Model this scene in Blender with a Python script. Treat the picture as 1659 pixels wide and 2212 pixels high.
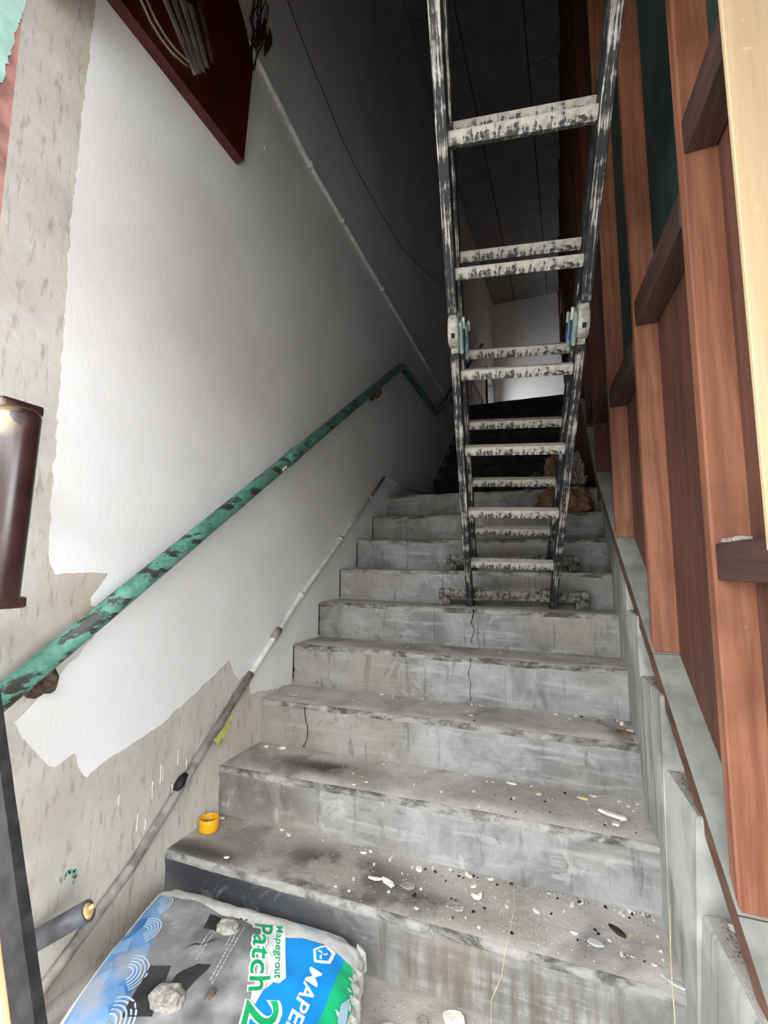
import bpy, bmesh, math, random
from mathutils import Vector, Matrix, noise as mnoise, geometry as mgeo

# ------------------------------------------------------------------ scene, camera, light
for o in list(bpy.data.objects):
    bpy.data.objects.remove(o)
S = bpy.context.scene
COL = S.collection
random.seed(7)

IMG_W, IMG_H, F_PX = 1659.0, 2212.0, 1036.54
cam_data = bpy.data.cameras.new('camera')
cam = bpy.data.objects.new('camera', cam_data)
COL.objects.link(cam)
CAM = Vector((1.2266, -1.0359, 1.0537))
_R = Vector((0.933, 0.3599, 0.0045)).normalized()
_F = Vector((-0.3579, 0.9263, 0.1176)).normalized()
_U = _R.cross(_F).normalized()
_R = _F.cross(_U).normalized()
cam.matrix_world = Matrix(((_R.x, _U.x, -_F.x, CAM.x), (_R.y, _U.y, -_F.y, CAM.y), (_R.z, _U.z, -_F.z, CAM.z), (0, 0, 0, 1)))
cam_data.sensor_fit = 'VERTICAL'
cam_data.sensor_height = 36.0
cam_data.lens = 36.0 * F_PX / IMG_H
cam_data.clip_start = 0.02
S.camera = cam

world = bpy.data.worlds.new('overcast_sky')
S.world = world
world.use_nodes = True
wn = world.node_tree.nodes
bg = wn['Background']
bg.inputs[0].default_value = (0.93, 0.97, 1.0, 1)
bg.inputs[1].default_value = 16.0

S.view_settings.view_transform = 'Standard'
S.view_settings.look = 'None'
S.view_settings.gamma = 1.0
S.view_settings.use_curve_mapping = False
S.view_settings.exposure = 0.0

# ------------------------------------------------------------------ mesh helpers
def link(name, bm, mats, parent=None, smooth=False, recalc=True):
    if recalc:
        bmesh.ops.recalc_face_normals(bm, faces=bm.faces[:])
    me = bpy.data.meshes.new(name)
    bm.to_mesh(me)
    bm.free()
    if not isinstance(mats, (list, tuple)):
        mats = [mats]
    for m in mats:
        me.materials.append(m)
    if smooth:
        for p in me.polygons:
            p.use_smooth = True
    o = bpy.data.objects.new(name, me)
    COL.objects.link(o)
    if parent is not None:
        o.parent = parent
    return o

def empty(name, loc=(0, 0, 0)):
    o = bpy.data.objects.new(name, None)
    o.empty_display_size = 0.05
    COL.objects.link(o)
    return o

def tag(o, label=None, cat=None, group=None, kind=None):
    if label: o['label'] = label
    if cat: o['category'] = cat
    if group: o['group'] = group
    if kind: o['kind'] = kind
    return o

def add_hexa(bm, pts, mi=0):
    """8 points: bottom loop 0-3, top loop 4-7"""
    v = [bm.verts.new(p) for p in pts]
    for f in ((0, 3, 2, 1), (4, 5, 6, 7), (0, 1, 5, 4), (1, 2, 6, 5), (2, 3, 7, 6), (3, 0, 4, 7)):
        bm.faces.new([v[i] for i in f]).material_index = mi
    return v

def add_box(bm, x0, x1, y0, y1, z0, z1, mi=0):
    return add_hexa(bm, [(x0, y0, z0), (x1, y0, z0), (x1, y1, z0), (x0, y1, z0), (x0, y0, z1), (x1, y0, z1), (x1, y1, z1), (x0, y1, z1)], mi)

def add_obox(bm, c, ax, ay, az, hx, hy, hz, mi=0):
    c = Vector(c); ax = Vector(ax) * hx; ay = Vector(ay) * hy; az = Vector(az) * hz
    return add_hexa(bm, [c - ax - ay - az, c + ax - ay - az, c + ax + ay - az, c - ax + ay - az, c - ax - ay + az, c + ax - ay + az, c + ax + ay + az, c - ax + ay + az], mi)

def bevel_all(bm, w, seg=1):
    bmesh.ops.bevel(bm, geom=bm.edges[:], offset=w, segments=seg, affect='EDGES', profile=0.6)

def add_tube(bm, pts, r, seg=12, caps=True, mi=0, radii=None):
    pts = [Vector(p) for p in pts]
    rings = []
    prev = None
    for i, p in enumerate(pts):
        if i == 0: d = pts[1] - pts[0]
        elif i == len(pts) - 1: d = pts[-1] - pts[-2]
        else: d = (pts[i + 1] - p).normalized() + (p - pts[i - 1]).normalized()
        d.normalize()
        if prev is None:
            ref = Vector((0, 0, 1)) if abs(d.z) < .9 else Vector((1, 0, 0))
            a = d.cross(ref).normalized()
        else:
            a = (prev - d * prev.dot(d)).normalized()
        prev = a
        b = d.cross(a)
        rr = radii[i] if radii else r
        rings.append([bm.verts.new(p + (a * math.cos(t) + b * math.sin(t)) * rr) for t in [2 * math.pi * k / seg for k in range(seg)]])
    for i in range(len(rings) - 1):
        for k in range(seg):
            f = bm.faces.new((rings[i][k], rings[i][(k + 1) % seg], rings[i + 1][(k + 1) % seg], rings[i + 1][k]))
            f.material_index = mi; f.smooth = True
    if caps:
        bm.faces.new(rings[0][::-1]).material_index = mi
        bm.faces.new(rings[-1]).material_index = mi
    return rings

def add_prism(bm, loop, d, mi=0):
    """loop of Vectors extruded by vector d"""
    a = [bm.verts.new(p) for p in loop]
    b = [bm.verts.new(Vector(p) + Vector(d)) for p in loop]
    n = len(a)
    bm.faces.new(a[::-1]).material_index = mi
    bm.faces.new(b).material_index = mi
    for i in range(n):
        bm.faces.new((a[i], a[(i + 1) % n], b[(i + 1) % n], b[i])).material_index = mi

def nz(x, y, z=0.0):
    return mnoise.noise(Vector((x, y, z)))

# ------------------------------------------------------------------ material helpers
class NT:
    def __init__(self, name, rough=0.8, spec=0.3):
        self.m = bpy.data.materials.new(name)
        self.m.use_nodes = True
        self.t = self.m.node_tree
        self.b = self.t.nodes['Principled BSDF']
        self.b.inputs['Roughness'].default_value = rough
        self.b.inputs['Specular IOR Level'].default_value = spec
        self.co = None
    def n(self, typ, **kw):
        nd = self.t.nodes.new(typ)
        for k, v in kw.items():
            setattr(nd, k, v)
        return nd
    def l(self, a, b):
        self.t.links.new(a, b)
    def coords(self, src='world', scale=(1, 1, 1), rot=(0, 0, 0), loc=(0, 0, 0)):
        if src == 'world':
            out = self.n('ShaderNodeNewGeometry').outputs['Position']
        else:
            out = self.n('ShaderNodeTexCoord').outputs['Object']
        mp = self.n('ShaderNodeMapping')
        mp.inputs['Scale'].default_value = scale
        mp.inputs['Rotation'].default_value = rot
        mp.inputs['Location'].default_value = loc
        self.l(out, mp.inputs[0])
        return mp.outputs[0]
    def noise(self, co, scale=5, detail=4, rough=.55, dist=0):
        nd = self.n('ShaderNodeTexNoise')
        nd.inputs['Scale'].default_value = scale
        nd.inputs['Detail'].default_value = detail
        nd.inputs['Roughness'].default_value = rough
        nd.inputs['Distortion'].default_value = dist
        self.l(co, nd.inputs['Vector'])
        return nd.outputs['Fac']
    def ramp(self, fac, a, b, inv=False):
        nd = self.n('ShaderNodeMapRange')
        nd.interpolation_type = 'SMOOTHSTEP'
        nd.inputs['From Min'].default_value = a
        nd.inputs['From Max'].default_value = b
        nd.inputs['To Min'].default_value = 1 if inv else 0
        nd.inputs['To Max'].default_value = 0 if inv else 1
        self.l(fac, nd.inputs['Value'])
        return nd.outputs['Result']
    def mul(self, a, b, op='MULTIPLY'):
        nd = self.n('ShaderNodeMath', operation=op)
        for i, v in enumerate((a, b)):
            if isinstance(v, (int, float)): nd.inputs[i].default_value = v
            else: self.l(v, nd.inputs[i])
        return nd.outputs[0]
    def mix(self, fac, a, b):
        nd = self.n('ShaderNodeMix', data_type='RGBA')
        for idx, v in ((0, fac), (6, a), (7, b)):
            if isinstance(v, (int, float)): nd.inputs[idx].default_value = v
            elif isinstance(v, tuple): nd.inputs[idx].default_value = (v[0], v[1], v[2], 1)
            else: self.l(v, nd.inputs[idx])
        return nd.outputs[2]
    def color(self, c):
        if isinstance(c, tuple): self.b.inputs['Base Color'].default_value = (c[0], c[1], c[2], 1)
        else: self.l(c, self.b.inputs['Base Color'])
    def rough(self, r):
        self.l(r, self.b.inputs['Roughness'])
    def bump(self, h, strength=.3, dist=.01):
        nd = self.n('ShaderNodeBump')
        nd.inputs['Strength'].default_value = strength
        nd.inputs['Distance'].default_value = dist
        self.l(h, nd.inputs['Height'])
        self.l(nd.outputs[0], self.b.inputs['Normal'])
    def spot(self, c, r, soft=.5):
        """1 near world point c (ellipsoid radii r), ragged through noise"""
        g = self.n('ShaderNodeNewGeometry').outputs['Position']
        mp = self.n('ShaderNodeMapping')
        mp.vector_type = 'POINT'
        mp.inputs['Scale'].default_value = tuple(1 / k for k in r)
        mp.inputs['Location'].default_value = tuple(-a / k for a, k in zip(c, r))
        self.l(g, mp.inputs[0])
        ln = self.n('ShaderNodeVectorMath', operation='LENGTH')
        self.l(mp.outputs[0], ln.inputs[0])
        return self.ramp(ln.outputs['Value'], 1 - soft, 1 + soft * .4, inv=True)

def plain(name, col, rough=.7, spec=.3, var=.12, scale=20, src='object', bump=0.0):
    k = NT(name, rough, spec)
    co = k.coords(src)
    f = k.noise(co, scale, 4)
    dk = tuple(c * (1 - var * 1.6) for c in col)
    lt = tuple(min(1, c * (1 + var)) for c in col)
    k.color(k.mix(k.ramp(f, .3, .7), dk, lt))
    if bump: k.bump(f, bump, .004)
    return k.m

M = {}

# bare plaster of the left wall
k = NT('bare_plaster', .9, .15)
co = k.coords('world')
a = k.noise(co, 3.0, 6, .6)
b_ = k.noise(k.coords('world', (1, 9, 2.2), rot=(.5, 0, 0)), 6, 5, .6)
c_ = k.noise(co, 1.3, 3)
col = k.mix(k.ramp(a, .3, .7), (.43, .40, .35), (.60, .575, .525))
col = k.mix(k.mul(k.ramp(b_, .53, .68), .6), col, (.27, .24, .205))
col = k.mix(k.mul(k.ramp(c_, .52, .68), .4), col, (.50, .40, .29))
sc = k.noise(k.coords('world', (1, 30, 4), rot=(.15, 0, 0)), 5, 3, .5)
col = k.mix(k.mul(k.ramp(sc, .70, .76), .6), col, (.74, .72, .69))
col = k.mix(k.mul(k.spot((0, -.05, .96), (.3, .16, .12), .9), .45), col, (.38, .27, .17))
k.color(col)
k.bump(k.noise(co, 22, 6, .65), .35, .01)
M['plaster'] = k.m

# white emulsion
k = NT('white_emulsion', .72, .25)
co = k.coords('world')
a = k.noise(co, 2.2, 4)
b_ = k.noise(k.coords('world', (1, 18, 2.2)), 4, 4)
col = k.mix(k.ramp(a, .3, .7), (.71, .70, .685), (.79, .785, .775))
col = k.mix(k.mul(k.ramp(b_, .72, .78), .6), col, (.40, .38, .36))
k.color(col)
k.bump(k.noise(k.coords('world', (1, 3, 1)), 26, 4), .12, .006)
M['white'] = k.m

STAIN = [((.35, .24, .09), (.50, .05, .11), 1.0), ((.15, .24, .13), (.25, .05, .07), 1.05), ((.12, .48, .26), (.35, .05, .10), .5)]
# concrete risers
k = NT('stair_concrete', .78, .3)
co = k.coords('world')
a = k.noise(co, 4.5, 8, .68, .4)
fine = k.noise(co, 30, 8, .7)
streak = k.noise(k.coords('world', (11, 1, 1.3)), 2.6, 6, .65, .3)
horiz = k.noise(k.coords('world', (1.5, 1, 14)), 2.6, 6, .65, .5)
big = k.noise(co, 1.7, 4, .55)
blot = k.noise(k.coords('world', (1, 1, 1), loc=(3, 1, 7)), 9, 6, .6, .8)
col = k.mix(k.ramp(a, .34, .66), (.185, .185, .18), (.37, .375, .365))
col = k.mix(k.mul(k.ramp(horiz, .50, .68), .5), col, (.50, .505, .495))
col = k.mix(k.mul(k.ramp(big, .48, .62), .55), col, (.29, .255, .205))
col = k.mix(k.mul(k.ramp(streak, .56, .68), .6), col, (.12, .115, .105))
col = k.mix(k.mul(k.ramp(blot, .60, .70), .6), col, (.13, .125, .115))
col = k.mix(k.mul(k.ramp(blot, .40, .32), .35), col, (.60, .60, .585))
col = k.mix(k.mul(k.ramp(fine, .58, .72), .4), col, (.13, .13, .125))
for c, r, s in STAIN:
    st = k.mul(k.spot(c, r, .7), k.ramp(k.mul(a, blot, 'ADD'), .80, 1.02))
    col = k.mix(k.mul(st, .9 * s), col, (.035, .038, .045))
st = k.mul(k.spot((1.02, .24, .06), (.5, .03, .11), .9), k.ramp(streak, .35, .6))
col = k.mix(k.mul(st, .75), col, (.12, .095, .065))
k.color(col)
k.bump(k.mul(a, fine, 'ADD'), .4, .006)
M['riser'] = k.m

# treads: the same concrete under trodden dust
k = NT('dusty_tread', .92, .12)
co = k.coords('world')
a = k.noise(co, 5.0, 6, .65)
fine = k.noise(co, 60, 4, .7)
big = k.noise(co, 2.6, 4, .55, .6)
col = k.mix(k.ramp(a, .32, .68), (.31, .285, .255), (.50, .475, .44))
col = k.mix(k.mul(k.ramp(big, .54, .66), .65), col, (.15, .14, .128))
for c, r in (((.55, .36, .17), (.32, .12, .06)), ((.85, .30, .17), (.20, .06, .05)), ((.38, .60, .34), (.22, .07, .05)), ((.55, .26, .17), (.35, .04, .05)), ((.10, .27, .17), (.25, .05, .05))):
    col = k.mix(k.mul(k.mul(k.spot(c, r, .8), k.ramp(a, .36, .56)), .95), col, (.06, .056, .05))
col = k.mix(k.mul(k.ramp(fine, .64, .74), .5), col, (.52, .50, .47))
col = k.mix(k.mul(k.ramp(fine, .36, .28), .4), col, (.10, .095, .09))
k.color(col)
k.bump(k.mul(a, fine, 'ADD'), .5, .006)
M['tread'] = k.m

# grimy, chipped arris
k = NT('grimy_arris', .88, .15)
co = k.coords('world')
a = k.noise(k.coords('world', (1, 2, 2)), 9, 6, .68, .5)
col = k.mix(k.ramp(a, .36, .62), (.085, .08, .072), (.34, .33, .305))
col = k.mix(k.mul(k.ramp(k.noise(co, 34, 4), .58, .68), .5), col, (.46, .45, .42))
k.color(col)
k.bump(a, .5, .006)
M['arris'] = k.m

# curb
k = NT('curb_concrete', .85, .2)
co = k.coords('world')
a = k.noise(co, 4, 5, .6)
streak = k.noise(k.coords('world', (3, 16, 1.2)), 2.4, 5, .6)
col = k.mix(k.ramp(a, .3, .7), (.26, .265, .245), (.44, .445, .42))
col = k.mix(k.mul(k.ramp(streak, .50, .64), .6), col, (.15, .155, .135))
wht = k.ramp(k.noise(co, 2.5, 3), .56, .66)
col = k.mix(k.mul(wht, .5), col, (.66, .66, .64))
k.color(col)
k.bump(k.noise(co, 30, 5, .6), .3, .006)
M['curb'] = k.m

def wood(name, dark, light, src='object', axis='z', rough=.62, spec=.35, blot=.35, gs=1.0):
    k = NT(name, rough, spec)
    s = {'z': (26, 26, 1.3), 'y': (26, 1.3, 26), 'x': (1.3, 26, 26)}[axis]
    g = k.noise(k.coords(src, tuple(v * gs for v in s)), 1.6, 5, .62, .6)
    co = k.coords(src)
    b = k.noise(co, 3.2, 4)
    f = k.noise(co, 40, 3)
    col = k.mix(k.ramp(g, .28, .72), dark, light)
    col = k.mix(k.mul(k.ramp(b, .5, .7), blot), col, tuple(v * .55 for v in dark))
    col = k.mix(k.mul(k.ramp(f, .68, .76), .35), col, tuple(min(1, v * 1.5 + .05) for v in light))
    k.color(col)
    k.bump(g, .25, .004)
    return k.m

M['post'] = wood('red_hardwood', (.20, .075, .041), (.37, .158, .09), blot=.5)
M['post_shaded'] = wood('dimmed_hardwood', (.050, .018, .013), (.095, .034, .024))  # darker copy of the post wood: light falloff painted into the far posts
M['panel'] = wood('brown_plywood', (.075, .031, .021), (.145, .062, .041))
M['noggin'] = wood('shaded_hardwood', (.040, .020, .016), (.085, .043, .034), axis='y')  # shade of the undersides put into the noggins' dark brown
M['teal'] = plain('teal_painted_board', (.024, .047, .042), .7, .25, .25, 6, 'world')
M['plank_top'] = plain('grey_painted_sill', (.29, .30, .275), .8, .2, .16, 14, 'world')
M['plank_edge'] = wood('sill_edge_wood', (.07, .035, .025), (.16, .08, .055), axis='y')
M['ply'] = wood('pale_plywood', (.47, .345, .20), (.57, .44, .275), blot=.04, rough=.7, spec=.2, gs=.7)
M['pale_wood'] = wood('pale_softwood', (.55, .36, .17), (.74, .55, .31), blot=.05)
M['dark_step'] = plain('near_black_step', (.035, .033, .031), .75, .25, .3, 10, 'world')  # near-black tone for every step of the upper flight
M['black_wood'] = plain('black_painted_board', (.018, .017, .018), .6, .35, .4, 30, 'object', .2)
M['maroon'] = plain('maroon_lacquer', (.06, .008, .008), .38, .45, .25, 6, 'world')
M['maroon_edge'] = plain('maroon_lacquer_edge', (.075, .013, .010), .5, .4, .25, 9, 'world')
M['gilt'] = plain('tarnished_gilt', (.30, .25, .16), .5, .4, .3, 22)
M['pale_cloth'] = plain('dusty_pale_ribbon', (.17, .155, .13), .85, .2, .25, 14)
M['pale_cloth2'] = plain('cream_crust', (.46, .43, .38), .9, .1, .3, 60)
M['ceil'] = plain('grey_ceiling_board', (.20, .195, .185), .9, .15, .08, 4, 'world')
M['gap'] = plain('ceiling_void', (.03, .03, .03), .95, .05, .1, 5, 'world')
M['pvc'] = plain('grey_pvc', (.085, .088, .10), .45, .4, .3, 18)
M['cork'] = plain('foam_plug', (.62, .45, .22), .8, .2, .2, 40)
M['pipe_grey'] = plain('grey_conduit', (.25, .235, .215), .7, .3, .3, 22, 'world')
M['pipe_white'] = plain('white_conduit', (.62, .61, .60), .6, .3, .14, 22, 'world')
M['pipe_dim'] = plain('dull_conduit', (.42, .42, .41), .6, .3, .15, 14, 'world')
M['black'] = plain('black_rubber', (.012, .012, .013), .6, .3, .2, 20)
M['metal'] = plain('hinge_casting', (.42, .42, .38), .5, .45, .25, 60, 'world')
M['blue_label'] = plain('blue_sticker', (.02, .06, .20), .5, .4, .2, 40)
M['mint'] = plain('mint_smear', (.25, .33, .29), .7, .25, .2, 40)
M['cable'] = plain('dark_cable', (.015, .015, .015), .6, .3, .1, 20)
M['yellow'] = plain('yellow_plastic', (.85, .42, .008), .4, .45, .06, 20)
M['tape'] = plain('yellow_tape', (.62, .60, .22), .6, .3, .2, 60)
M['chip'] = plain('white_flake', (.74, .71, .65), .85, .2, .12, 60)
M['chip_grey'] = plain('grey_mortar_lump', (.33, .31, .275), .95, .1, .25, 80, 'object', .5)
M['chip_blue'] = plain('bluish_flake', (.48, .50, .51), .8, .2, .1, 60)
M['dark_bit'] = plain('charred_bit', (.03, .026, .022), .8, .2, .3, 60)
M['rust'] = plain('rusty_bit', (.20, .08, .04), .8, .2, .3, 60)
M['soil'] = plain('brown_soil', (.10, .075, .055), .95, .1, .3, 60)
M['soil2'] = plain('pale_soil', (.22, .185, .15), .95, .1, .3, 60)
M['stone'] = plain('brown_stone', (.13, .095, .075), .8, .2, .3, 60)
M['straw'] = plain('dry_straw', (.62, .52, .32), .7, .2, .15, 60)
M['twig'] = plain('dry_twig', (.045, .028, .022), .8, .2, .3, 40)
M['ground'] = plain('paving', (.36, .35, .33), .9, .15, .15, 2, 'world')
M['floor0'] = M['tread']
M['facade_pink'] = plain('old_pink_paint', (.43, .22, .19), .75, .25, .3, 12, 'world', .3)
M['aqua'] = plain('flaking_aqua_paint', (.42, .66, .60), .6, .3, .12, 14, 'world')
M['upper_white'] = plain('landing_wall_white', (.74, .73, .72), .85, .2, .04, 2, 'world')
M['sky_blocker_grey'] = plain('sky_blocker_grey', (.22, .215, .21), .9, .1, .1, 1, 'world')  # added street block, kept dark so little light bounces inside
M['soffit'] = plain('soffit', (.36, .35, .34), .9, .1, .08, 2, 'world')
M['green_smear'] = plain('green_paint_smear', (.22, .42, .36), .7, .25, .25, 60, 'world')
M['drywhite'] = plain('white_drip', (.76, .75, .73), .8, .2, .08, 50)

# weathered green handrail paint
k = NT('chipped_green_paint', .45, .45)
co = k.coords('world')
ax = k.coords('world', (10, 3, 10), rot=(-.62, 0, 0))
a = k.noise(ax, 3.0, 6, .7)
b_ = k.noise(co, 22, 5, .7)
col = k.mix(k.ramp(b_, .35, .65), (.050, .165, .128), (.115, .30, .235))
col = k.mix(k.ramp(a, .525, .565), col, (.03, .027, .023))
col = k.mix(k.mul(k.ramp(k.noise(co, 3), .5, .7), .5), col, (.10, .14, .10))
k.color(col)
k.bump(k.ramp(a, .525, .565, True), .5, .003)
M['rail'] = k.m

# ladder paint: dark metal, scraped, splashed with dried emulsion along the stiles
def ladder_mat(name, axis, lo, hi, base=(.024, .025, .028), paint=(.58, .555, .49), amt=.95):
    k = NT(name, .6, .35)
    s = {'z': (170, 170, 5.0), 'x': (55, 90, 30)}[axis]
    a = k.noise(k.coords('object', s), 1.5, 6, .68, .5)
    b = k.noise(k.coords('object'), 14, 5, .65)
    h = k.mul(a, k.mul(b, .6), 'ADD')
    m = k.ramp(h, lo, hi)
    tone = k.mix(k.ramp(k.noise(k.coords('object'), 45, 4), .35, .65), tuple(v * .72 for v in paint), paint)
    col = k.mix(k.mul(k.ramp(b, .5, .62), .6), base, (.11, .115, .115))
    col = k.mix(k.mul(m, amt), col, tone)
    k.color(col)
    k.bump(m, .3, .002)
    return k.m
M['stile'] = ladder_mat('scraped_stile', 'z', .825, .89)
M['stile_dark'] = ladder_mat('stile_inner', 'z', .95, 1.05, (.014, .014, .016))
M['rung_top'] = ladder_mat('rung_caked', 'x', .42, .62, (.10, .10, .095), (.56, .535, .475))
k = NT('rung_drips', .6, .35)
oc = k.n('ShaderNodeTexCoord').outputs['Object']
sx = k.n('ShaderNodeSeparateXYZ'); k.l(oc, sx.inputs[0])
drip = k.noise(k.coords('object', (55, 6, 6)), 1.2, 4, .6)
fl_ = k.noise(k.coords('object', (40, 60, 60)), 1.5, 5, .65)
h = k.mul(k.mul(sx.outputs[2], 26.0), k.mul(k.mul(drip, -.5, 'ADD'), 3.2), 'ADD')
h = k.mul(h, k.mul(k.mul(fl_, -.5, 'ADD'), 2.2), 'ADD')
m_ = k.ramp(h, -.28, -.02)
base = k.mix(k.ramp(fl_, .42, .62), (.035, .037, .038), (.13, .135, .125))
tone = k.mix(k.ramp(k.noise(oc, 60, 4), .35, .65), (.36, .345, .295), (.52, .50, .435))
k.color(k.mix(k.mul(m_, .92), base, tone))
k.bump(m_, .3, .002)
M['rung_front'] = k.m
M['bar'] = plain('dusty_bar', (.16, .15, .13), .8, .2, .55, 45, 'object', .4)
M['bar_top'] = plain('dusty_bar_top', (.36, .345, .31), .85, .2, .35, 40, 'object', .4)

# bag paper and print
M['paper'] = plain('white_paper_sack', (.74, .73, .70), .7, .3, .10, 26, 'object', .25)
M['ink_green'] = plain('green_ink', (.008, .36, .125), .55, .3, .1, 30)
M['ink_green2'] = plain('green_band_ink', (.012, .47, .19), .5, .3, .08, 18)
M['ink_blue'] = plain('blue_ink', (.006, .27, .72), .5, .35, .06, 18)
M['ink_white'] = plain('white_ink', (.80, .82, .84), .6, .3, .04, 20)
M['ink_pale'] = plain('pale_blue_ink', (.44, .58, .72), .6, .3, .1, 20)
M['ink_black'] = plain('dark_print', (.035, .035, .038), .6, .3, .3, 30)
k = NT('grey_photo_print', .6, .3)
co = k.coords('object')
a = k.noise(co, 9, 5, .6)
col = k.mix(k.ramp(a, .35, .65), (.20, .20, .205), (.36, .36, .365))
col = k.mix(k.mul(k.ramp(k.noise(co, 5, 3), .50, .62), .7), col, (.085, .085, .09))
col = k.mix(k.mul(k.ramp(k.noise(co, 18, 4), .60, .7), .5), col, (.42, .40, .36))
k.color(col)
M['ink_photo'] = k.m
k = NT('blue_mosaic_print', .55, .3)
co = k.coords('object')
vo = k.n('ShaderNodeTexVoronoi')
vo.inputs['Scale'].default_value = 26
k.l(co, vo.inputs['Vector'])
sep = k.n('ShaderNodeSeparateColor')
k.l(vo.outputs['Color'], sep.inputs[0])
col = k.mix(sep.outputs[0], (.03, .16, .42), (.22, .40, .62))
col = k.mix(k.mul(k.ramp(k.noise(co, 7, 4), .48, .62), .8), col, (.36, .38, .40))
k.color(col)
M['ink_mosaic'] = k.m
k = NT('brown_paper_sack', .85, .15)
co = k.coords('object')
col = k.mix(k.ramp(k.noise(co, 7, 4), .35, .65), (.17, .095, .05), (.30, .18, .10))
col = k.mix(k.mul(k.spot((1.16, 2.27, 1.62), (.10, .2, .06), .8), .85), col, (.48, .07, .02))
k.color(col)
k.bump(k.noise(co, 14, 5), .5, .01)
M['sack'] = k.m
M['foil'] = plain('crumpled_grey_sheet', (.24, .225, .215), .6, .4, .3, 14, 'object', .5)
k = NT('brown_enamel', .28, .5)
co = k.coords('world')
b_ = k.noise(co, 7, 4, .6)
col = k.mix(k.ramp(k.noise(co, 14), .3, .7), (.020, .008, .009), (.042, .018, .016))
bare = k.mul(k.spot((.325, -.535, 1.305), (.035, .05, .034), .6), k.ramp(k.noise(co, 40, 5, .7), .40, .46))
col = k.mix(bare, col, (.24, .175, .10))
k.color(col)
M['enamel'] = k.m

# ------------------------------------------------------------------ dimensions of the place
NY = [0, .239, .481, .727, .970, 1.209, 1.447, 1.675, 1.925, 2.185]
ZL = [0, .170, .338, .516, .705, .884, 1.054, 1.232, 1.403, 1.580]
ZR = [0, .168, .344, .512, .695, .869, 1.040, 1.216, 1.385, 1.570]
XR = 1.44                      # right end of the treads
G, H = .241, .175
LAND_Z = 1.575
F2_Y, F2_N = 3.25, 10
TOP_Z = LAND_Z + F2_N * H       # upper floor
TOP_Y = F2_Y + (F2_N - 1) * G
BACK_Y, CEIL_Z = 8.0, 6.2
FAC_Y = -.388                   # inner edge of the facade

# ------------------------------------------------------------------ stairs
def step_mesh(name, parent, y0, zl, zr, pl, pr_, y1, seed, x1=XR, nx=70, mats=None):
    bm = bmesh.new()
    prof_n = 12
    cols = []
    for i in range(nx + 1):
        fx = i / nx
        x = fx * x1
        zt = zl + (zr - zl) * fx
        zb = pl + (pr_ - pl) * fx
        nick = max(0, nz(x * 9, seed * 3.1, .3)) * .016 + abs(nz(x * 37, seed, 1.7)) * .006
        w = nz(x * 4, seed, 5.5) * .003
        pts = [(y0 + w + .004, zb - .03), (y0 + w + .002, zb + (zt - zb) * .08), (y0 + w + nz(x * 6, seed, .3) * .003, zb + (zt - zb) * .35),
               (y0 + w + nz(x * 6, seed, .7) * .003, zb + (zt - zb) * .7), (y0 + w - .004, zt - .022 - nick * .5),
               (y0 + w - .007 + nick * .7, zt - .009 - nick * .5), (y0 + w + .001 + nick, zt - .0015 - nick * .25)]
        for q in range(1, 6):
            yy = y0 + .012 + (y1 - y0 + .012) * q / 5
            pts.append((yy, zt + nz(x * 5, yy * 9, seed) * .0025))
        cols.append([bm.verts.new((x, a, b)) for a, b in pts])
    for i in range(nx):
        for j in range(len(cols[0]) - 1):
            f = bm.faces.new((cols[i][j], cols[i + 1][j], cols[i + 1][j + 1], cols[i][j + 1]))
            f.material_index = 0 if j < 4 else (2 if j < 6 else 1)
            f.smooth = True
    return link(name, bm, mats or [M['riser'], M['tread'], M['arris']], parent)

stairs = tag(empty('stair_flight'), 'worn grey concrete stair flight littered with paint flakes and dust', 'stairs', kind='structure')
steps = {}
for i in range(1, 10):
    y1 = NY[i + 1] if i < 9 else F2_Y
    steps[i] = step_mesh('step', stairs, NY[i], ZL[i], ZR[i], ZL[i - 1], ZR[i - 1], y1, i * 1.37)
# crack in one riser and joints in others
def crack(x, i, amp, seed, parent, w=.0022):
    bm = bmesh.new()
    n = 14
    prev = None
    for q in range(n + 1):
        f = q / n
        z = ZL[i - 1] + .01 + (ZL[i] - ZL[i - 1] - .02) * (1 - f)
        xx = x + nz(seed, f * 4) * amp
        ww = w * (.5 + abs(nz(seed + 3, f * 7)) * 1.4)
        cur = (bm.verts.new((xx - ww, NY[i] - .0105, z)), bm.verts.new((xx + ww, NY[i] - .0105, z)))
        if prev: bm.faces.new((prev[0], prev[1], cur[1], cur[0]))
        prev = cur
    bmesh.ops.solidify(bm, geom=bm.faces[:], thickness=.002)
    link('crack', bm, M['dark_bit'], parent)
crack(.80, 5, .03, 2.0, steps[5]); crack(.83, 4, .012, 5.0, steps[4], .0015); crack(.62, 5, .005, 9.0, steps[5], .0009)
crack(.335, 7, .003, 7.0, steps[7], .0012); crack(.22, 3, .02, 4.4, steps[3], .002); crack(.60, 6, .004, 12, steps[6], .001)

random.seed(4)
for i in (4, 5, 6, 7, 8):
    bm = bmesh.new()
    z0_, z1_ = ZL[i - 1] + .01, ZL[i] - .01
    L_ = [(0.001, z0_ + (z1_ - z0_) * q / 14) for q in range(15)]
    R_ = [(.004 + max(0, nz(q * .9, i * 2.0)) * .016 + random.random() * .004, z0_ + (z1_ - z0_) * q / 14) for q in range(15)]
    va = [bm.verts.new((x, NY[i] - .0075, z)) for x, z in L_]; vb = [bm.verts.new((x, NY[i] - .0075, z)) for x, z in R_]
    for q in range(14): bm.faces.new((va[q], vb[q], vb[q + 1], va[q + 1]))
    bmesh.ops.solidify(bm, geom=bm.faces[:], thickness=.004)
    link('paint_slop', bm, M['drywhite'], steps[i])

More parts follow.
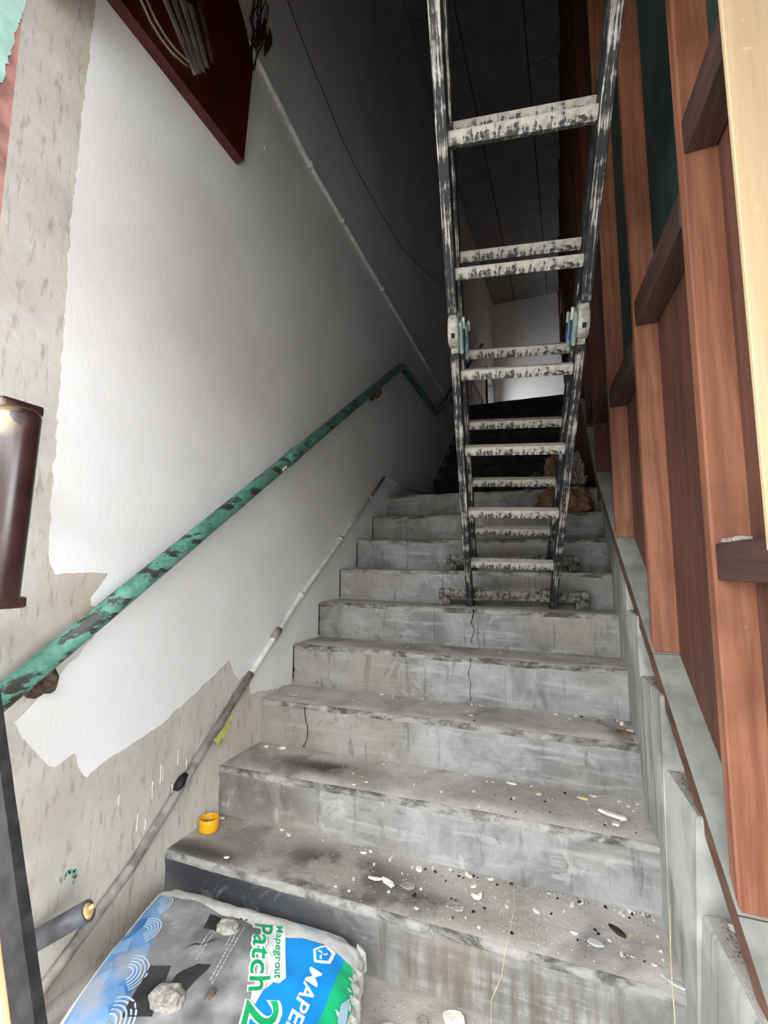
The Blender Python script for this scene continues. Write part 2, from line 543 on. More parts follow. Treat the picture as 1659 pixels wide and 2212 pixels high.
flight2 = tag(empty('upper_stair_flight'), 'dim upper stair flight rising beyond the landing', 'stairs', kind='structure')
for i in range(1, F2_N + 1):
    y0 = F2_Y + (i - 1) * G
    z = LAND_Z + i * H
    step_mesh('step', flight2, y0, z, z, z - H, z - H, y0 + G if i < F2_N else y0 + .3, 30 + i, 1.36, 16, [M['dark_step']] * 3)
bm = bmesh.new()
add_box(bm, -.02, 1.6, TOP_Y + .25, BACK_Y + .05, TOP_Z - .2, TOP_Z - .001)
tag(link('floor_upper', bm, M['tread']), 'dark upper floor at the head of the stairs', 'floor', kind='structure')

bm = bmesh.new()
n = 60
grid = [[bm.verts.new((.0 + 1.45 * i / n, -2.2 + 2.47 * j / 24, nz(i * .3, j * .4) * .003)) for j in range(25)] for i in range(n + 1)]
for i in range(n):
    for j in range(24):
        bm.faces.new((grid[i][j], grid[i + 1][j], grid[i + 1][j + 1], grid[i][j + 1]))
tag(link('floor', bm, M['tread']), 'dusty concrete floor at the foot of the stairs', 'floor', kind='structure')
bm = bmesh.new()
add_box(bm, -9, 11, -14, -2.2, -.2, -.02)
add_box(bm, -9, -.0, -2.2, .2, -.2, -.02)
add_box(bm, 1.45, 11, -2.2, .2, -.2, -.02)
tag(link('floor_outside', bm, M['ground']), 'grey paving outside the doorway', 'floor', kind='structure')

# ------------------------------------------------------------------ left wall
WIN = (6.9, 7.75, 3.6, 4.5)
bm = bmesh.new()
add_box(bm, -.22, 0, FAC_Y, WIN[0], -.05, CEIL_Z + .1)
add_box(bm, -.22, 0, WIN[1], BACK_Y + .1, -.05, CEIL_Z + .1)
add_box(bm, -.22, 0, WIN[0], WIN[1], -.05, WIN[2])
add_box(bm, -.22, 0, WIN[0], WIN[1], WIN[3], CEIL_Z + .1)
wall_left = tag(link('wall_left', bm, M['plaster']), 'left stairwell wall of scuffed bare plaster, partly painted white', 'wall', kind='structure')

def jag(poly, amp, step, seed):
    out = []
    for (y0, z0), (y1, z1) in zip(poly[:-1], poly[1:]):
        L = math.hypot(y1 - y0, z1 - z0)
        n = max(1, int(L / step))
        for q in range(n):
            f = q / n
            y = y0 + (y1 - y0) * f; z = z0 + (z1 - z0) * f
            if q:
                y += nz(y * 31, z * 31, seed) * amp + (random.random() - .5) * amp * .7
                z += nz(y * 31, z * 31, seed + 9) * amp + (random.random() - .5) * amp * .7
            out.append((y, z))
    out.append(poly[-1])
    return out
edge1 = jag([(-.205, 6.1), (-.212, 2.7), (-.226, 1.95), (-.218, 1.56), (-.211, 1.142), (-.207, 1.075), (-.190, 1.037), (-.10, 1.040), (-.037, 1.038), (-.055, 1.01), (-.084, .972), (-.082, .95), (-.03, .93)], .006, .012, 1)
edge2 = jag([(-.07, .86), (-.20, .74), (-.254, .694), (-.235, .655), (-.169, .571), (-.145, .556), (-.097, .573), (-.082, .53), (-.066, .505), (-.055, .497), (-.02, .515), (.177, .559), (.34, .625), (.47, .69), (.509, .707), (.535, .655), (.569, .618), (.60, .628), (.642, .617), (.640, .58), (.647, .550), (.72, .545), (.80, .530), (.90, .532), (.966, .522)], .005, .012, 2)
poly = edge1 + edge2 + [(.975, .48), (2.25, 1.36), (3.3, 1.4), (5.5, 3.15), (WIN[0], 3.25), (WIN[0], WIN[2])]
# painted coat: the sheet before the window and the pieces round it
bm = bmesh.new()
ring = [Vector((.0018, y, z)) for y, z in poly + [(WIN[0], CEIL_Z), (-.205, CEIL_Z)]]
vs = [bm.verts.new(p) for p in ring]
for tri in mgeo.tessellate_polygon([[Vector((p.y, p.z, 0)) for p in ring]]):
    try: bm.faces.new([vs[q] for q in tri])
    except ValueError: pass
for (a, b, c, d) in ((WIN[1], BACK_Y, 3.3, CEIL_Z), (WIN[0], WIN[1], 3.3, WIN[2]), (WIN[0], WIN[1], WIN[3], CEIL_Z)):
    bm.faces.new([bm.verts.new((.0018, a, c)), bm.verts.new((.0018, b, c)), bm.verts.new((.0018, b, d)), bm.verts.new((.0018, a, d))])
coat = link('white_paint_coat', bm, M['white'], wall_left, recalc=False)
coat['label'] = 'white emulsion with a ragged unfinished lower edge'
for p in coat.data.polygons:
    if p.normal.x < 0: p.flip()
# white drips and a green smear on the bare plaster
bm = bmesh.new()
for (y, z, L) in ((.20, .44, .06), (.21, .43, .045), (.17, .40, .05), (.25, .36, .04), (.12, .33, .05), (.27, .46, .05), (.31, .42, .04), (.15, .30, .03), (.05, .41, .03)):
    pts = [Vector((.001, y + nz(y * 50, q) * .004, z - L * q / 5)) for q in range(6)]
    add_tube(bm, pts, .0016, 5)
link('paint_drips', bm, M['drywhite'], wall_left)
bm = bmesh.new()
for q in range(16):
    ang = 2.6 - q * .20
    c = Vector((.001, -.089 + math.cos(ang) * .019, .258 + math.sin(ang) * .021))
    for w in range(2):
        d = Vector((0, random.uniform(-.006, .006), random.uniform(-.006, .006)))
        s = random.uniform(.002, .0055)
        vs = [bm.verts.new(c + d + Vector((.0003 * w, math.cos(t) * s * random.uniform(.6, 1.2), math.sin(t) * s * random.uniform(.6, 1.2)))) for t in [k_ * math.pi / 3 for k_ in range(6)]]
        bm.faces.new(vs)
link('green_paint_smear', bm, M['green_smear'], wall_left)
# a pale screw plug high on the wall
bm = bmesh.new()
add_tube(bm, [(0.0, .61, 2.956), (.008, .61, 2.956)], .012, 10)
link('wall_plug', bm, M['pipe_white'], wall_left)

# upstairs window
win = tag(empty('window_1'), 'small dark-framed window high in the left wall at the stair head', 'window', kind='structure')
def frame_bars(rects, mat, parent, name='window_frame'):
    for r in rects:
        bm = bmesh.new(); add_box(bm, *r); bevel_all(bm, .004); link(name, bm, mat, parent)
y0, y1, z0, z1 = WIN
frame_bars([(-.10, .03, y0, y0 + .05, z0, z1), (-.10, .03, y1 - .05, y1, z0, z1), (-.10, .03, y0 + .05, y1 - .05, z0, z0 + .05), (-.10, .03, y0 + .05, y1 - .05, z1 - .05, z1), (-.09, -.03, (y0 + y1) / 2 - .02, (y0 + y1) / 2 + .02, z0 + .05, z1 - .05)], M['black_wood'], win)

# ------------------------------------------------------------------ back wall, ceiling
bm = bmesh.new()
add_box(bm, -.2, 1.9, BACK_Y, BACK_Y + .12, 2.5, CEIL_Z + .1)
tag(link('wall_back', bm, M['upper_white']), 'pale wall at the head of the stairs', 'wall', kind='structure')
ceiling = tag(empty('ceiling'), 'dim ceiling of grey boards with dark joints', 'ceiling', kind='structure')
bm = bmesh.new()
add_box(bm, -.2, 1.9, FAC_Y, BACK_Y + .1, CEIL_Z + .012, CEIL_Z + .1)
link('ceiling_backing', bm, M['gap'], ceiling)
xs = [.0, .43, 1.02, 1.75]
for ci in range(3):
    off = (.0, .55, .25)[ci]
    y = FAC_Y - off
    while y < BACK_Y:
        ya, yb = max(y, FAC_Y), min(y + 1.05, BACK_Y)
        if yb - ya > .05:
            bm = bmesh.new()
            add_box(bm, xs[ci] + .006, xs[ci + 1] - .006, ya + .005, yb - .005, CEIL_Z, CEIL_Z + .012)
            link('ceiling_board', bm, M['ceil'], ceiling)
        y += 1.05

# ------------------------------------------------------------------ facade, doorway and covered walk outside
LINTEL_Z = 2.52
bm = bmesh.new()
add_box(bm, -3.5, .0, FAC_Y - .20, FAC_Y, -.05, 7)
add_box(bm, 1.64, 5.5, FAC_Y - .20, FAC_Y, -.05, 7)
add_box(bm, 0, 1.64, FAC_Y - .20, FAC_Y, LINTEL_Z, 7)
wall_front = tag(link('wall_front', bm, M['facade_pink']), 'facade with old pink paint under flaking aqua beside the doorway', 'wall', kind='structure')
# flaking aqua coat on the jamb, ragged edge towards the stairs
edge = []
z = 3.2
while z > 2.16:
    f = (z - 2.16) / .30
    edge.append((-.418 + min(f, 1.2) * .034 - abs(nz(z * 30, 2.2)) * .012 - random.random() * .004, z))
    z -= .006
ring = [Vector((.002, y, z)) for y, z in edge] + [Vector((.002, -.587, 2.10)), Vector((.002, -.587, 3.2))]
bm = bmesh.new()
vs = [bm.verts.new(p) for p in ring]
for tri in mgeo.tessellate_polygon([[Vector((p.y, p.z, 0)) for p in ring]]):
    bm.faces.new([vs[q] for q in tri])
r = bmesh.ops.extrude_face_region(bm, geom=bm.faces[:])
for v in r['geom']:
    if isinstance(v, bmesh.types.BMVert): v.co.x += .003
link('flaking_paint', bm, M['aqua'], wall_front)
bm = bmesh.new()
add_box(bm, -3.5, 5.5, -2.2, FAC_Y - .20, 2.80, 3.2)
add_box(bm, -3.5, 5.5, -2.4, -2.2, 2.48, 3.2)  # unseen beam hung low to keep sky light off the upper walls
tag(link('ceiling_walkway', bm, M['soffit']), 'soffit of the covered walk outside the doorway, its unseen beam lowered to block sky', 'ceiling', kind='structure')

bm = bmesh.new()
add_box(bm, -14, 16, -10, -8.5, -.1, 3.8)  # unseen block added to hide low sky and darken the deep stairwell
tag(link('wall_sky_blocker', bm, M['sky_blocker_grey']), 'unseen building front added across the street to block low sky', 'wall', kind='structure')

# ------------------------------------------------------------------ concrete curb on the right
curb = tag(empty('curb'), 'stepped grey concrete curb along the right side of the stairs', 'curb', kind='structure')
def curb_x(y): return max(1.405, 1.4507 - .068 * y)
for n in range(-2, 12):
    ya = .142 + G * n; yb = ya + G + .002; zt = .566 + H * n
    if ya > 2.4: break
    bm = bmesh.new()
    nx_, seg = 8, 8
    xa = curb_x(ya)
    # battered face: 1.41 at the tread, curb_x at the top
    v = add_hexa(bm, [(1.408, ya, -.05), (1.75, ya, -.05), (1.75, yb, -.05), (1.408, yb, -.05),
                      (xa, ya, zt), (1.75, ya, zt), (1.75, yb, zt), (curb_x(yb), yb, zt)])
    e = [e for e in bm.edges if sum(1 for q in e.verts if q.co.z > 0.0 or q.co.z == zt) == 2 and abs(e.verts[0].co.z - e.verts[1].co.z) < 1e-6]
    bmesh.ops.bevel(bm, geom=e, offset=.012, segments=3, affect='EDGES', profile=.6)
    bm.normal_update()
    for f in bm.faces:
        if f.normal.z > .9: f.material_index = 1
    link('curb_block', bm, [M['curb'], M['tread']], curb, smooth=False)

# ------------------------------------------------------------------ timber partition on the right
def px_(y):
    if y < 1.3: return 1.469 - .083 * y
    return 1.361 - .024 * (y - 1.3)
def sill_z(y): return .483 + .726 * y
wall_right = tag(empty('wall_right'), 'timber stud partition with brown lower panels and teal boards above', 'wall', kind='structure')
PY = [-.50, -.002, .478, .950, 1.42, 1.92, 2.42, 2.95, 3.5, 4.1, 4.8, 5.5, 6.3, 7.1, 7.85]
PW, PD = .048, .060
tops = 6.15
for i, y in enumerate(PY):
    x0 = px_(y)
    zb = sill_z(y) if y < 2.0 else (LAND_Z + .03 if y < F2_Y else LAND_Z + .02 + (y - F2_Y) * .726)
    if y < -.1: zb = .12
    bm = bmesh.new()
    sl = .726
    add_hexa(bm, [(x0, y, zb), (x0 + PD + .03, y, zb), (x0 + PD + .03, y + PW, zb + (PW * sl if 0 < i < 6 else 0)), (x0, y + PW, zb + (PW * sl if 0 < i < 6 else 0)),
                  (x0, y, tops), (x0 + PD + .03, y, tops), (x0 + PD + .03, y + PW, tops), (x0, y + PW, tops)])
    bevel_all(bm, .004)
    link('post', bm, M['post'] if i < 4 else M['post_shaded'], wall_right)
NOG = [1.885, 1.765, 1.675, 1.75, 1.9, 2.2, 2.5, 2.9, 3.3, 3.8, 4.3, 4.9, 5.3, 5.3]
for i in range(len(PY) - 1):
    ya, yb = PY[i] + PW, PY[i + 1]
    xa, xb = px_(ya), px_(yb)
    zn = NOG[i]
    pz0 = min(sill_z(PY[i]), sill_z(yb)) - .1 if yb < 2.2 else LAND_Z - .1
    # lower and upper boards, set behind the posts
    for nm, za, zb, mt in (('panel', max(pz0, -.02), zn + .03, M['panel']), ('panel', zn + .034, tops, M['teal'])):
        bm = bmesh.new()
        add_hexa(bm, [(xa + PD, ya - .012, za), (xa + PD + .014, ya - .012, za), (xb + PD + .014, yb + .012, za), (xb + PD, yb + .012, za),
                      (xa + PD, ya - .012, zb), (xa + PD + .014, ya - .012, zb), (xb + PD + .014, yb + .012, zb), (xb + PD, yb + .012, zb)])
        link(nm, bm, mt, wall_right)
    bm = bmesh.new()
    add_hexa(bm, [(xa + .002, ya, zn), (xa + PD, ya, zn), (xb + PD, yb, zn), (xb + .002, yb, zn),
                  (xa + .002, ya, zn + .075), (xa + PD, ya, zn + .075), (xb + PD, yb, zn + .075), (xb + .002, yb, zn + .075)])
    bevel_all(bm, .003)
    link('noggin', bm, M['noggin'], wall_right)
    # sloping sill between the posts
    if yb < 2.6:
        zs = sill_z
        ys, ye = PY[i] + (.0 if i else 0), PY[i + 1] - .002
        bm = bmesh.new()
        xa2, xb2 = px_(ys) - .003, px_(ye) - .003
        ov = .0
        v = add_hexa(bm, [(xa2, ys, zs(ys) - .052), (xa2 + PD + .03, ys, zs(ys) - .052), (xb2 + PD + .03, ye, zs(ye) - .052), (xb2, ye, zs(ye) - .052),
                          (xa2, ys, zs(ys) - .001), (xa2 + PD + .03, ys, zs(ys) - .001), (xb2 + PD + .03, ye, zs(ye) - .001), (xb2, ye, zs(ye) - .001)])
        for f in bm.faces:
            f.normal_update()
            f.material_index = 0 if f.normal.z > .4 else 1
        o = link('sill', bm, [M['plank_top'], M['plank_edge']], wall_right, recalc=True)
        if i: o['label'] = 'grey-painted sloping sill'
# low noggin near the doorway with a caked top, and white smears
bm = bmesh.new()
ya, yb = -.415, -.004
add_hexa(bm, [(px_(ya) + .004, ya, 1.035), (px_(ya) + PD, ya, 1.035), (px_(yb) + PD, yb, 1.035), (px_(yb) + .004, yb, 1.035),
              (px_(ya) + .004, ya, 1.102), (px_(ya) + PD, ya, 1.102), (px_(yb) + PD, yb, 1.102), (px_(yb) + .004, yb, 1.102)])
bevel_all(bm, .003)
nog = link('noggin', bm, M['noggin'], wall_right)
bm = bmesh.new()
for q in range(5):
    y = -.02 - q * .016
    add_obox(bm, (px_(y) + .012 + random.uniform(0, .02), y, 1.106), (1, 0, 0), (0, 1, 0), (0, 0, 1), random.uniform(.006, .012), random.uniform(.006, .011), random.uniform(.003, .006))
bevel_all(bm, .002)
link('plaster_crust', bm, M['pale_cloth2'], nog)
# flaked white patches on the post edge
bm = bmesh.new()
for (z, w) in ((1.50, .012), (1.42, .006), (1.385, .007), (1.36, .005), (1.33, .004), (1.52, .008)):
    x = px_(-.002) + PD + .028 - w
    vs = [bm.verts.new((x + random.uniform(-1, 1) * .001 + math.cos(t) * w, -.0045, z + math.sin(t) * random.uniform(.006, .012))) for t in [k_ * math.pi / 4 for k_ in range(8)]]
    bm.faces.new(vs)
link('white_smear', bm, M['chip'], wall_right)
bm = bmesh.new()
add_box(bm, 1.62, 1.80, FAC_Y, 8.1, -.05, 6.25)
tag(link('wall_right_outer', bm, M['gap']), 'dark masonry behind the timber partition', 'wall', kind='structure')

# ------------------------------------------------------------------ plywood sheet by the right jamb
bm = bmesh.new()
add_box(bm, 1.457, 2.35, -.312, -.300, 1.078, 2.9)
bevel_all(bm, .0015)
tag(link('plywood_sheet', bm, M['ply']), 'pale yellow plywood sheet fixed upright beside the right doorway post', 'plywood')

# ------------------------------------------------------------------ green handrail
rail = tag(empty('handrail'), 'chipped green pipe handrail running up the left wall', 'handrail')
RX = .07
A, B, C_, D = Vector((RX, -.42, .710)), Vector((RX, 2.326, 2.615)), Vector((RX, 3.363, 2.560)), Vector((RX, 6.2, 4.55))
bm = bmesh.new()
add_tube(bm, [A, A.lerp(B, .25), A.lerp(B, .5), A.lerp(B, .985), B + Vector((0, .03, .0)), C_ - Vector((0, .04, 0)), C_ + Vector((0, .02, .012)), D], .027, 16)
link('rail', bm, M['rail'], rail)
def on_rail(y): return A.lerp(B, (y - A.y) / (B.y - A.y))
for y in (.79, 2.0):
    p = on_rail(y); d = (B - A).normalized()
    bm = bmesh.new()
    add_tube(bm, [p - d * .05, p - d * .046, p + d * .046, p + d * .05], .03, 16, radii=[.028, .0305, .0305, .028])
    link('coupling', bm, M['rail'], rail)
k = plain('rusty_bracket', (.075, .045, .03), .55, .4, .5, 50, 'world', .4)
for y in (-.235, 1.85):
    p = on_rail(y) if y < 2.3 else (B.lerp(C_, (y - B.y) / (C_.y - B.y)) if y < 3.3 else C_.lerp(D, (y - C_.y) / (D.y - C_.y)))
    bm = bmesh.new()
    add_tube(bm, [p + Vector((0, 0, -.02)), p + Vector((.0, .012, -.045)), p + Vector((-.02, .02, -.066)), p + Vector((-.05, .02, -.07)), (0.0, p.y + .02, p.z - .07)], .013, 10, radii=[.014, .016, .02, .017, .017])
    add_tube(bm, [(0, p.y + .02, p.z - .07), (.008, p.y + .02, p.z - .07)], .03, 12)
    link('bracket', bm, k, rail, smooth=False)
# old white splash on the rail
bm = bmesh.new()
p = on_rail(.70)
add_obox(bm, p + Vector((.026, 0, -.006)), (0, .82, .57), (0, -.57, .82), (1, 0, 0), .02, .006, .0016)
bevel_all(bm, .001)
link('paint_splash', bm, M['drywhite'], rail)

# ------------------------------------------------------------------ conduits and wires on the left wall
low = tag(empty('skirting_conduit'), 'thin pipe along the foot of the left wall, grey below and white-painted above', 'pipe')
x = .013
def sp(y, z): return Vector((x, y, z))
lowpts = [sp(-.36, -.11 + .02), sp(-.14, .055), sp(.101, .20), sp(.36, .415), sp(.629, .634)]
bm = bmesh.new(); add_tube(bm, lowpts, .0145, 12); link('pipe_section', bm, M['pipe_grey'], low)
hip = [sp(.629, .634), sp(.80, .765), sp(.991, .917), sp(1.5, 1.275), sp(2.10, 1.700)]
bm = bmesh.new(); add_tube(bm, hip, .0115, 12); link('pipe_section', bm, M['pipe_white'], low)
bm = bmesh.new(); add_tube(bm, [sp(2.10, 1.700), sp(2.67, 1.703), sp(3.226, 1.743), sp(4.32, 2.60), sp(5.4, 3.45)], .0105, 10); link('pipe_section', bm, M['pipe_dim'], low)
for (y, z, L) in ((.80, .768, .03), (1.42, 1.22, .012), (1.0, .925, .012), (1.85, 1.52, .012)):
    d = Vector((0, .81, .58))
    bm = bmesh.new(); add_tube(bm, [sp(y, z) - d * L, sp(y, z) + d * L], .0165, 10); link('clip', bm, M['pipe_grey'] if L > .02 else M['pipe_white'], low)
bm = bmesh.new()
d = Vector((0, .77, .64))
add_tube(bm, [sp(.272, .352) - d * .022, sp(.275, .357) - d * .008, sp(.280, .363), sp(.288, .368) + d * .012], .016, 10, radii=[.010, .0165, .0155, .010])
link('tape_wrap', bm, M['black'], low)

bm = bmesh.new()
pts = []
for q in range(9):
    f = q / 8
    pts.append(Vector((.004 + .010 * math.sin(f * 3.0), .408 + .078 * f, .440 + .075 * f)))
prev = None
for q, p in enumerate(pts):
    w = .017 * (1 - (q / 8) ** 1.3) + .002
    cur = (bm.verts.new(p + Vector((.001, -.5 * w, .75 * w))), bm.verts.new(p + Vector((.012, .45 * w, -.7 * w))))
    if prev: bm.faces.new((prev[0], prev[1], cur[1], cur[0]))
    prev = cur
bmesh.ops.solidify(bm, geom=bm.faces[:], thickness=.0015)
for v in bm.verts: v.co.x += .028
tag(link('tape_strip', bm, M['tape']), 'torn strip of yellow tape stuck above the grey wall pipe', 'tape')

up = tag(empty('high_conduit'), 'thin pale conduit high along the dark left wall', 'pipe')
bm = bmesh.new()
cpts = [Vector((.012, -.1, 3.40)), Vector((.012, .548, 3.294)), Vector((.012, .987, 3.193)), Vector((.012, 2.047, 3.099)), Vector((.012, 3.119, 3.006)), Vector((.012, 4.083, 2.945)), Vector((.012, 5.0, 2.90))]
add_tube(bm, cpts, .0135, 10); link('pipe_section', bm, M['pipe_white'], up)
for y, z in ((.987, 3.193), (2.047, 3.099), (3.119, 3.006), (1.38, 3.157)):
    bm = bmesh.new(); add_tube(bm, [(.013, y - .014, z + .001), (.013, y + .014, z - .001)], .018, 10); link('clip', bm, M['pipe_white'], up)
bm = bmesh.new()
wp = [(.837, 3.855), (1.0, 3.80), (1.146, 3.764), (1.37, 3.70), (1.602, 3.679), (2.0, 3.69), (2.553, 3.747), (3.435, 4.026), (4.2, 4.35)]
add_tube(bm, [Vector((.006, .5, 4.0))] + [Vector((.006, a, b)) for a, b in wp], .0022, 6)
tag(link('sagging_wire', bm, M['cable']), 'thin dark wire sagging along the upper left wall', 'wire')

# stub of pipe by the skirting
stub = tag(empty('pipe_stub'), 'short dark grey plastic pipe stub with a tan plug in its end', 'pipe')
P0, P1 = Vector((.012, -.184, .178)), Vector((.135, -.133, .250))
d = (P1 - P0).normalized()
bm = bmesh.new()
r0 = add_tube(bm, [P0, P0.lerp(P1, .5), P1], .0235, 18, caps=False)
r1 = add_tube(bm, [P0, P0.lerp(P1, .5), P1], .019, 18, caps=False)
for k_ in range(18):
    bm.faces.new((r0[-1][k_], r0[-1][(k_ + 1) % 18], r1[-1][(k_ + 1) % 18], r1[-1][k_]))
link('pipe_body', bm, M['pvc'], stub)
bm = bmesh.new()
add_tube(bm, [P1 - d * .03, P1 - d * .004, P1 + d * .003], .0188, 16, radii=[.0188, .0188, .013])
add_tube(bm, [P1 + Vector((.0, 0, .004)), P1 + d * .012 + Vector((.003, 0, .006))], .005, 8)
link('plug', bm, M['cork'], stub)
bm = bmesh.new()
add_tube(bm, [(0, -.189, .171), (.012, -.184, .178)], .0225, 14)
link('wall_tie', bm, M['pvc'], stub)

# ------------------------------------------------------------------ maroon board high on the left wall
plq = tag(empty('lacquer_board'), 'dark maroon lacquered board with pale ornament high on the left wall', 'board')
bm = bmesh.new()
outline = [(-.30, 2.735), (.418, 2.708), (.452, 3.19), (.40, 3.30), (.30, 3.42), (.10, 3.50), (-.30, 3.50)]
add_prism(bm, [Vector((.003, y, z)) for y, z in outline], (.040, 0, 0))
for f in bm.faces:
    f.normal_update()
bmesh.ops.recalc_face_normals(bm, faces=bm.faces[:])
for f in bm.faces:
    f.material_index = 0 if abs(f.normal.x) > .9 else 1
link('backboard', bm, [M['maroon'], M['maroon_edge']], plq)
for dz in (0.0, .028):
    bm = bmesh.new()
    add_tube(bm, [Vector((.045, y_ + dz * .6, z_ + dz)) for y_, z_ in ((-.16, 2.90), (-.13, 2.845), (-.10, 2.811), (-.062, 2.782), (-.02, 2.770), (.024, 2.770), (.074, 2.785), (.11, 2.80))], .0045, 6)
    link('gilt_arc', bm, M['gilt'], plq)
for q, (ya, za, yb, zb) in enumerate(((-.03, 2.935, .135, 2.800), (.01, 2.975, .150, 2.822), (.05, 3.01, .168, 2.848), (.09, 3.035, .185, 2.885), (.00, 3.05, .08, 3.00), (-.06, 3.00, .00, 2.955))):
    bm = bmesh.new()
    a, b = Vector((.047, ya, za)), Vector((.047, yb, zb))
    d = (b - a).normalized(); s_ = Vector((1, 0, 0)); t_ = d.cross(s_)
    add_obox(bm, (a + b) / 2, d, t_, s_, (b - a).length / 2, .012, .004)
    bevel_all(bm, .003, 2)
    link('pale_ribbon', bm, M['pale_cloth'], plq)
bm = bmesh.new()
add_tube(bm, [(.050, .10, 3.12), (.050, .16, 3.03), (.050, .205, 2.93)], .008, 6)
link('cord', bm, M['twig'], plq)

tw = tag(empty('dried_twigs'), 'bundle of dried twigs hanging beside the maroon board', 'twigs')
random.seed(21)
for q in range(9):
    bm = bmesh.new()
    y = .47 + q * .012
    pts = [Vector((.02, .462 + .006 * q * .5, 3.215))]
    for s_ in range(1, 7):
        pts.append(Vector((.02 + random.uniform(-.012, .03), .465 + (q - 2) * .012 * s_ / 4 + random.uniform(-.012, .012), 3.215 + s_ * .07)))
    add_tube(bm, pts, .0035, 5, radii=[.004, .004, .0035, .003, .003, .0025, .002])
    link('twig', bm, M['twig'], tw)
for q in range(4):
    bm = bmesh.new()
    y = .50 + q * .022; z = 3.40 + .05 * (q % 2)
    add_tube(bm, [(.03, y, z - .06), (.035, y + .004, z - .02), (.035, y + .006, z + .03), (.03, y + .006, z + .07)], .01, 6, radii=[.002, .011, .010, .002])
    link('seed_pod', bm, M['twig'], tw)

# ------------------------------------------------------------------ upstairs rail
bm = bmesh.new()
add_tube(bm, [(.05, 5.30, 3.66), (.05, 6.25, 3.66)], .014, 8)
add_tube(bm, [(.05, 5.32, 3.66), (.05, 5.32, TOP_Z)], .012, 8)
add_tube(bm, [(.05, 6.22, 3.66), (.05, 6.22, TOP_Z)], .012, 8)
tag(link('landing_rail', bm, M['pipe_dim']), 'short pale pipe rail at the head of the upper stairs', 'rail')

# ------------------------------------------------------------------ folding ladder
lad = tag(empty('folding_ladder'), 'paint-splashed dark folding ladder leaning over the stairs', 'ladder')
Lx = Vector((.990, .127, -.035)).normalized()
HW = .177
def leg_frame(Bp, a):
    a = Vector(a).normalized(); l = (Lx - a * Lx.dot(a)).normalized(); n_ = l.cross(a).normalized()
    return Vector(Bp), a, l, n_
def rail_obj(name, p0, p1, l, n_, hw, hd, side, mats):
    """stile built along local z so the scrapes follow it"""
    d = p1 - p0
    L = d.length
    bm = bmesh.new()
    add_box(bm, -hw, hw, -hd, hd, 0, L)
    bevel_all(bm, .004, 2)
    bm.normal_update()
    for f in bm.faces:
        c = f.calc_center_median()
        f.material_index = 1 if (f.normal.x * side < -.7) else 0
    o = link(name, bm, mats, lad, recalc=False)
    z = d.normalized()
    o.matrix_world = Matrix(((l.x, n_.x, z.x, p0.x), (l.y, n_.y, z.y, p0.y), (l.z, n_.z, z.z, p0.z), (0, 0, 0, 1)))
    return o
def rung_obj(c, l, length, w=.040, h=.034):
    up_ = Vector((0, 0, 1)); up_ = (up_ - l * up_.dot(l)).normalized(); fw = up_.cross(l)
    # tread tipped a little towards the climber
    rot = Matrix.Rotation(math.radians(32), 3, l)
    up_ = rot @ up_; fw = rot @ fw
    bm = bmesh.new()
    add_box(bm, -length / 2, length / 2, -w / 2, w / 2, -h / 2, h / 2)
    bevel_all(bm, .005, 2)
    bm.normal_update()
    for f in bm.faces:
        f.material_index = 0 if f.normal.z > .3 else 1
    o = link('rung', bm, [M['rung_top'], M['rung_front']], lad, recalc=False)
    o.matrix_world = Matrix(((l.x, fw.x, up_.x, c.x), (l.y, fw.y, up_.y, c.y), (l.z, fw.z, up_.z, c.z), (0, 0, 0, 1)))
    return o
def hinge(c, a, l, n_, side):
    bm = bmesh.new()
    hw = .0165
    add_tube(bm, [c - l * hw, c - l * (hw - .004), c + l * (hw - .004), c + l * hw], .05, 28, radii=[.046, .050, .050, .046])
    for s_ in (-1, 1):
        add_obox(bm, c + a * s_ * .055, l, n_, a, .0115, .022, .018)
    h = link('hinge', bm, M['metal'], lad)
    h['label'] = 'round grey locking hinge'
    bm = bmesh.new(); add_obox(bm, c + n_ * .0485 + a * .006, l, n_, a, .0055, .004, .007); link('slot', bm, M['black'], h)
    bm = bmesh.new(); add_obox(bm, c - l * side * (hw + .006) - a * .012 + n_ * .01, l, n_, a, .006, .024, .05); bevel_all(bm, .003); link('hinge_plate', bm, M['mint'], h)
    bm = bmesh.new(); add_obox(bm, c - l * side * (hw + .0135) - a * .028 - n_ * .004, l, n_, a, .002, .016, .028); link('sticker', bm, M['blue_label'], h)
    bm = bmesh.new(); add_obox(bm, c - l * side * (hw + .014) + a * .028 + n_ * .004, l, n_, a, .004, .007, .017); bevel_all(bm, .002); link('catch', bm, M['pipe_white'], h)
SC = .885
def scl(p): return CAM + (Vector(p) - CAM) * SC
fB, fa, fl, fn = leg_frame(scl((.918, 1.667, .875)), (.111, -.711, .694))
rB, ra, rl, rn = leg_frame(scl((.892, 1.953, 1.05)), (.118, -.778, .617))
T_H = 1.475 * SC
T_TOP = 2.32
for (Bp, a, l, n_, ts, tstart, th, hd) in ((fB, fa, fl, fn, [.297, .63, .971, 1.31, 1.666, 2.026], -.025, T_H, .034), (rB, ra, rl, rn, [-.03, .351, .71, 1.062, 1.408, 1.779, 2.14], -.0, 1.50 * SC, .028)):
    for s_ in (-1, 1):
        off = l * s_ * (HW + .014)
        rail_obj('stile', Bp + off + a * tstart, Bp + off + a * (th - .062), l, n_, .0145, hd, s_, [M['stile'], M['stile_dark']])
        rail_obj('stile', Bp + off + a * (th + .062), Bp + off + a * T_TOP, l, n_, .0145, hd, s_, [M['stile'], M['stile_dark']])
        hinge(Bp + off + a * th, a, l, n_, s_)
    for t in ts:
        rung_obj(Bp + a * t * SC, l, 2 * HW + .004)
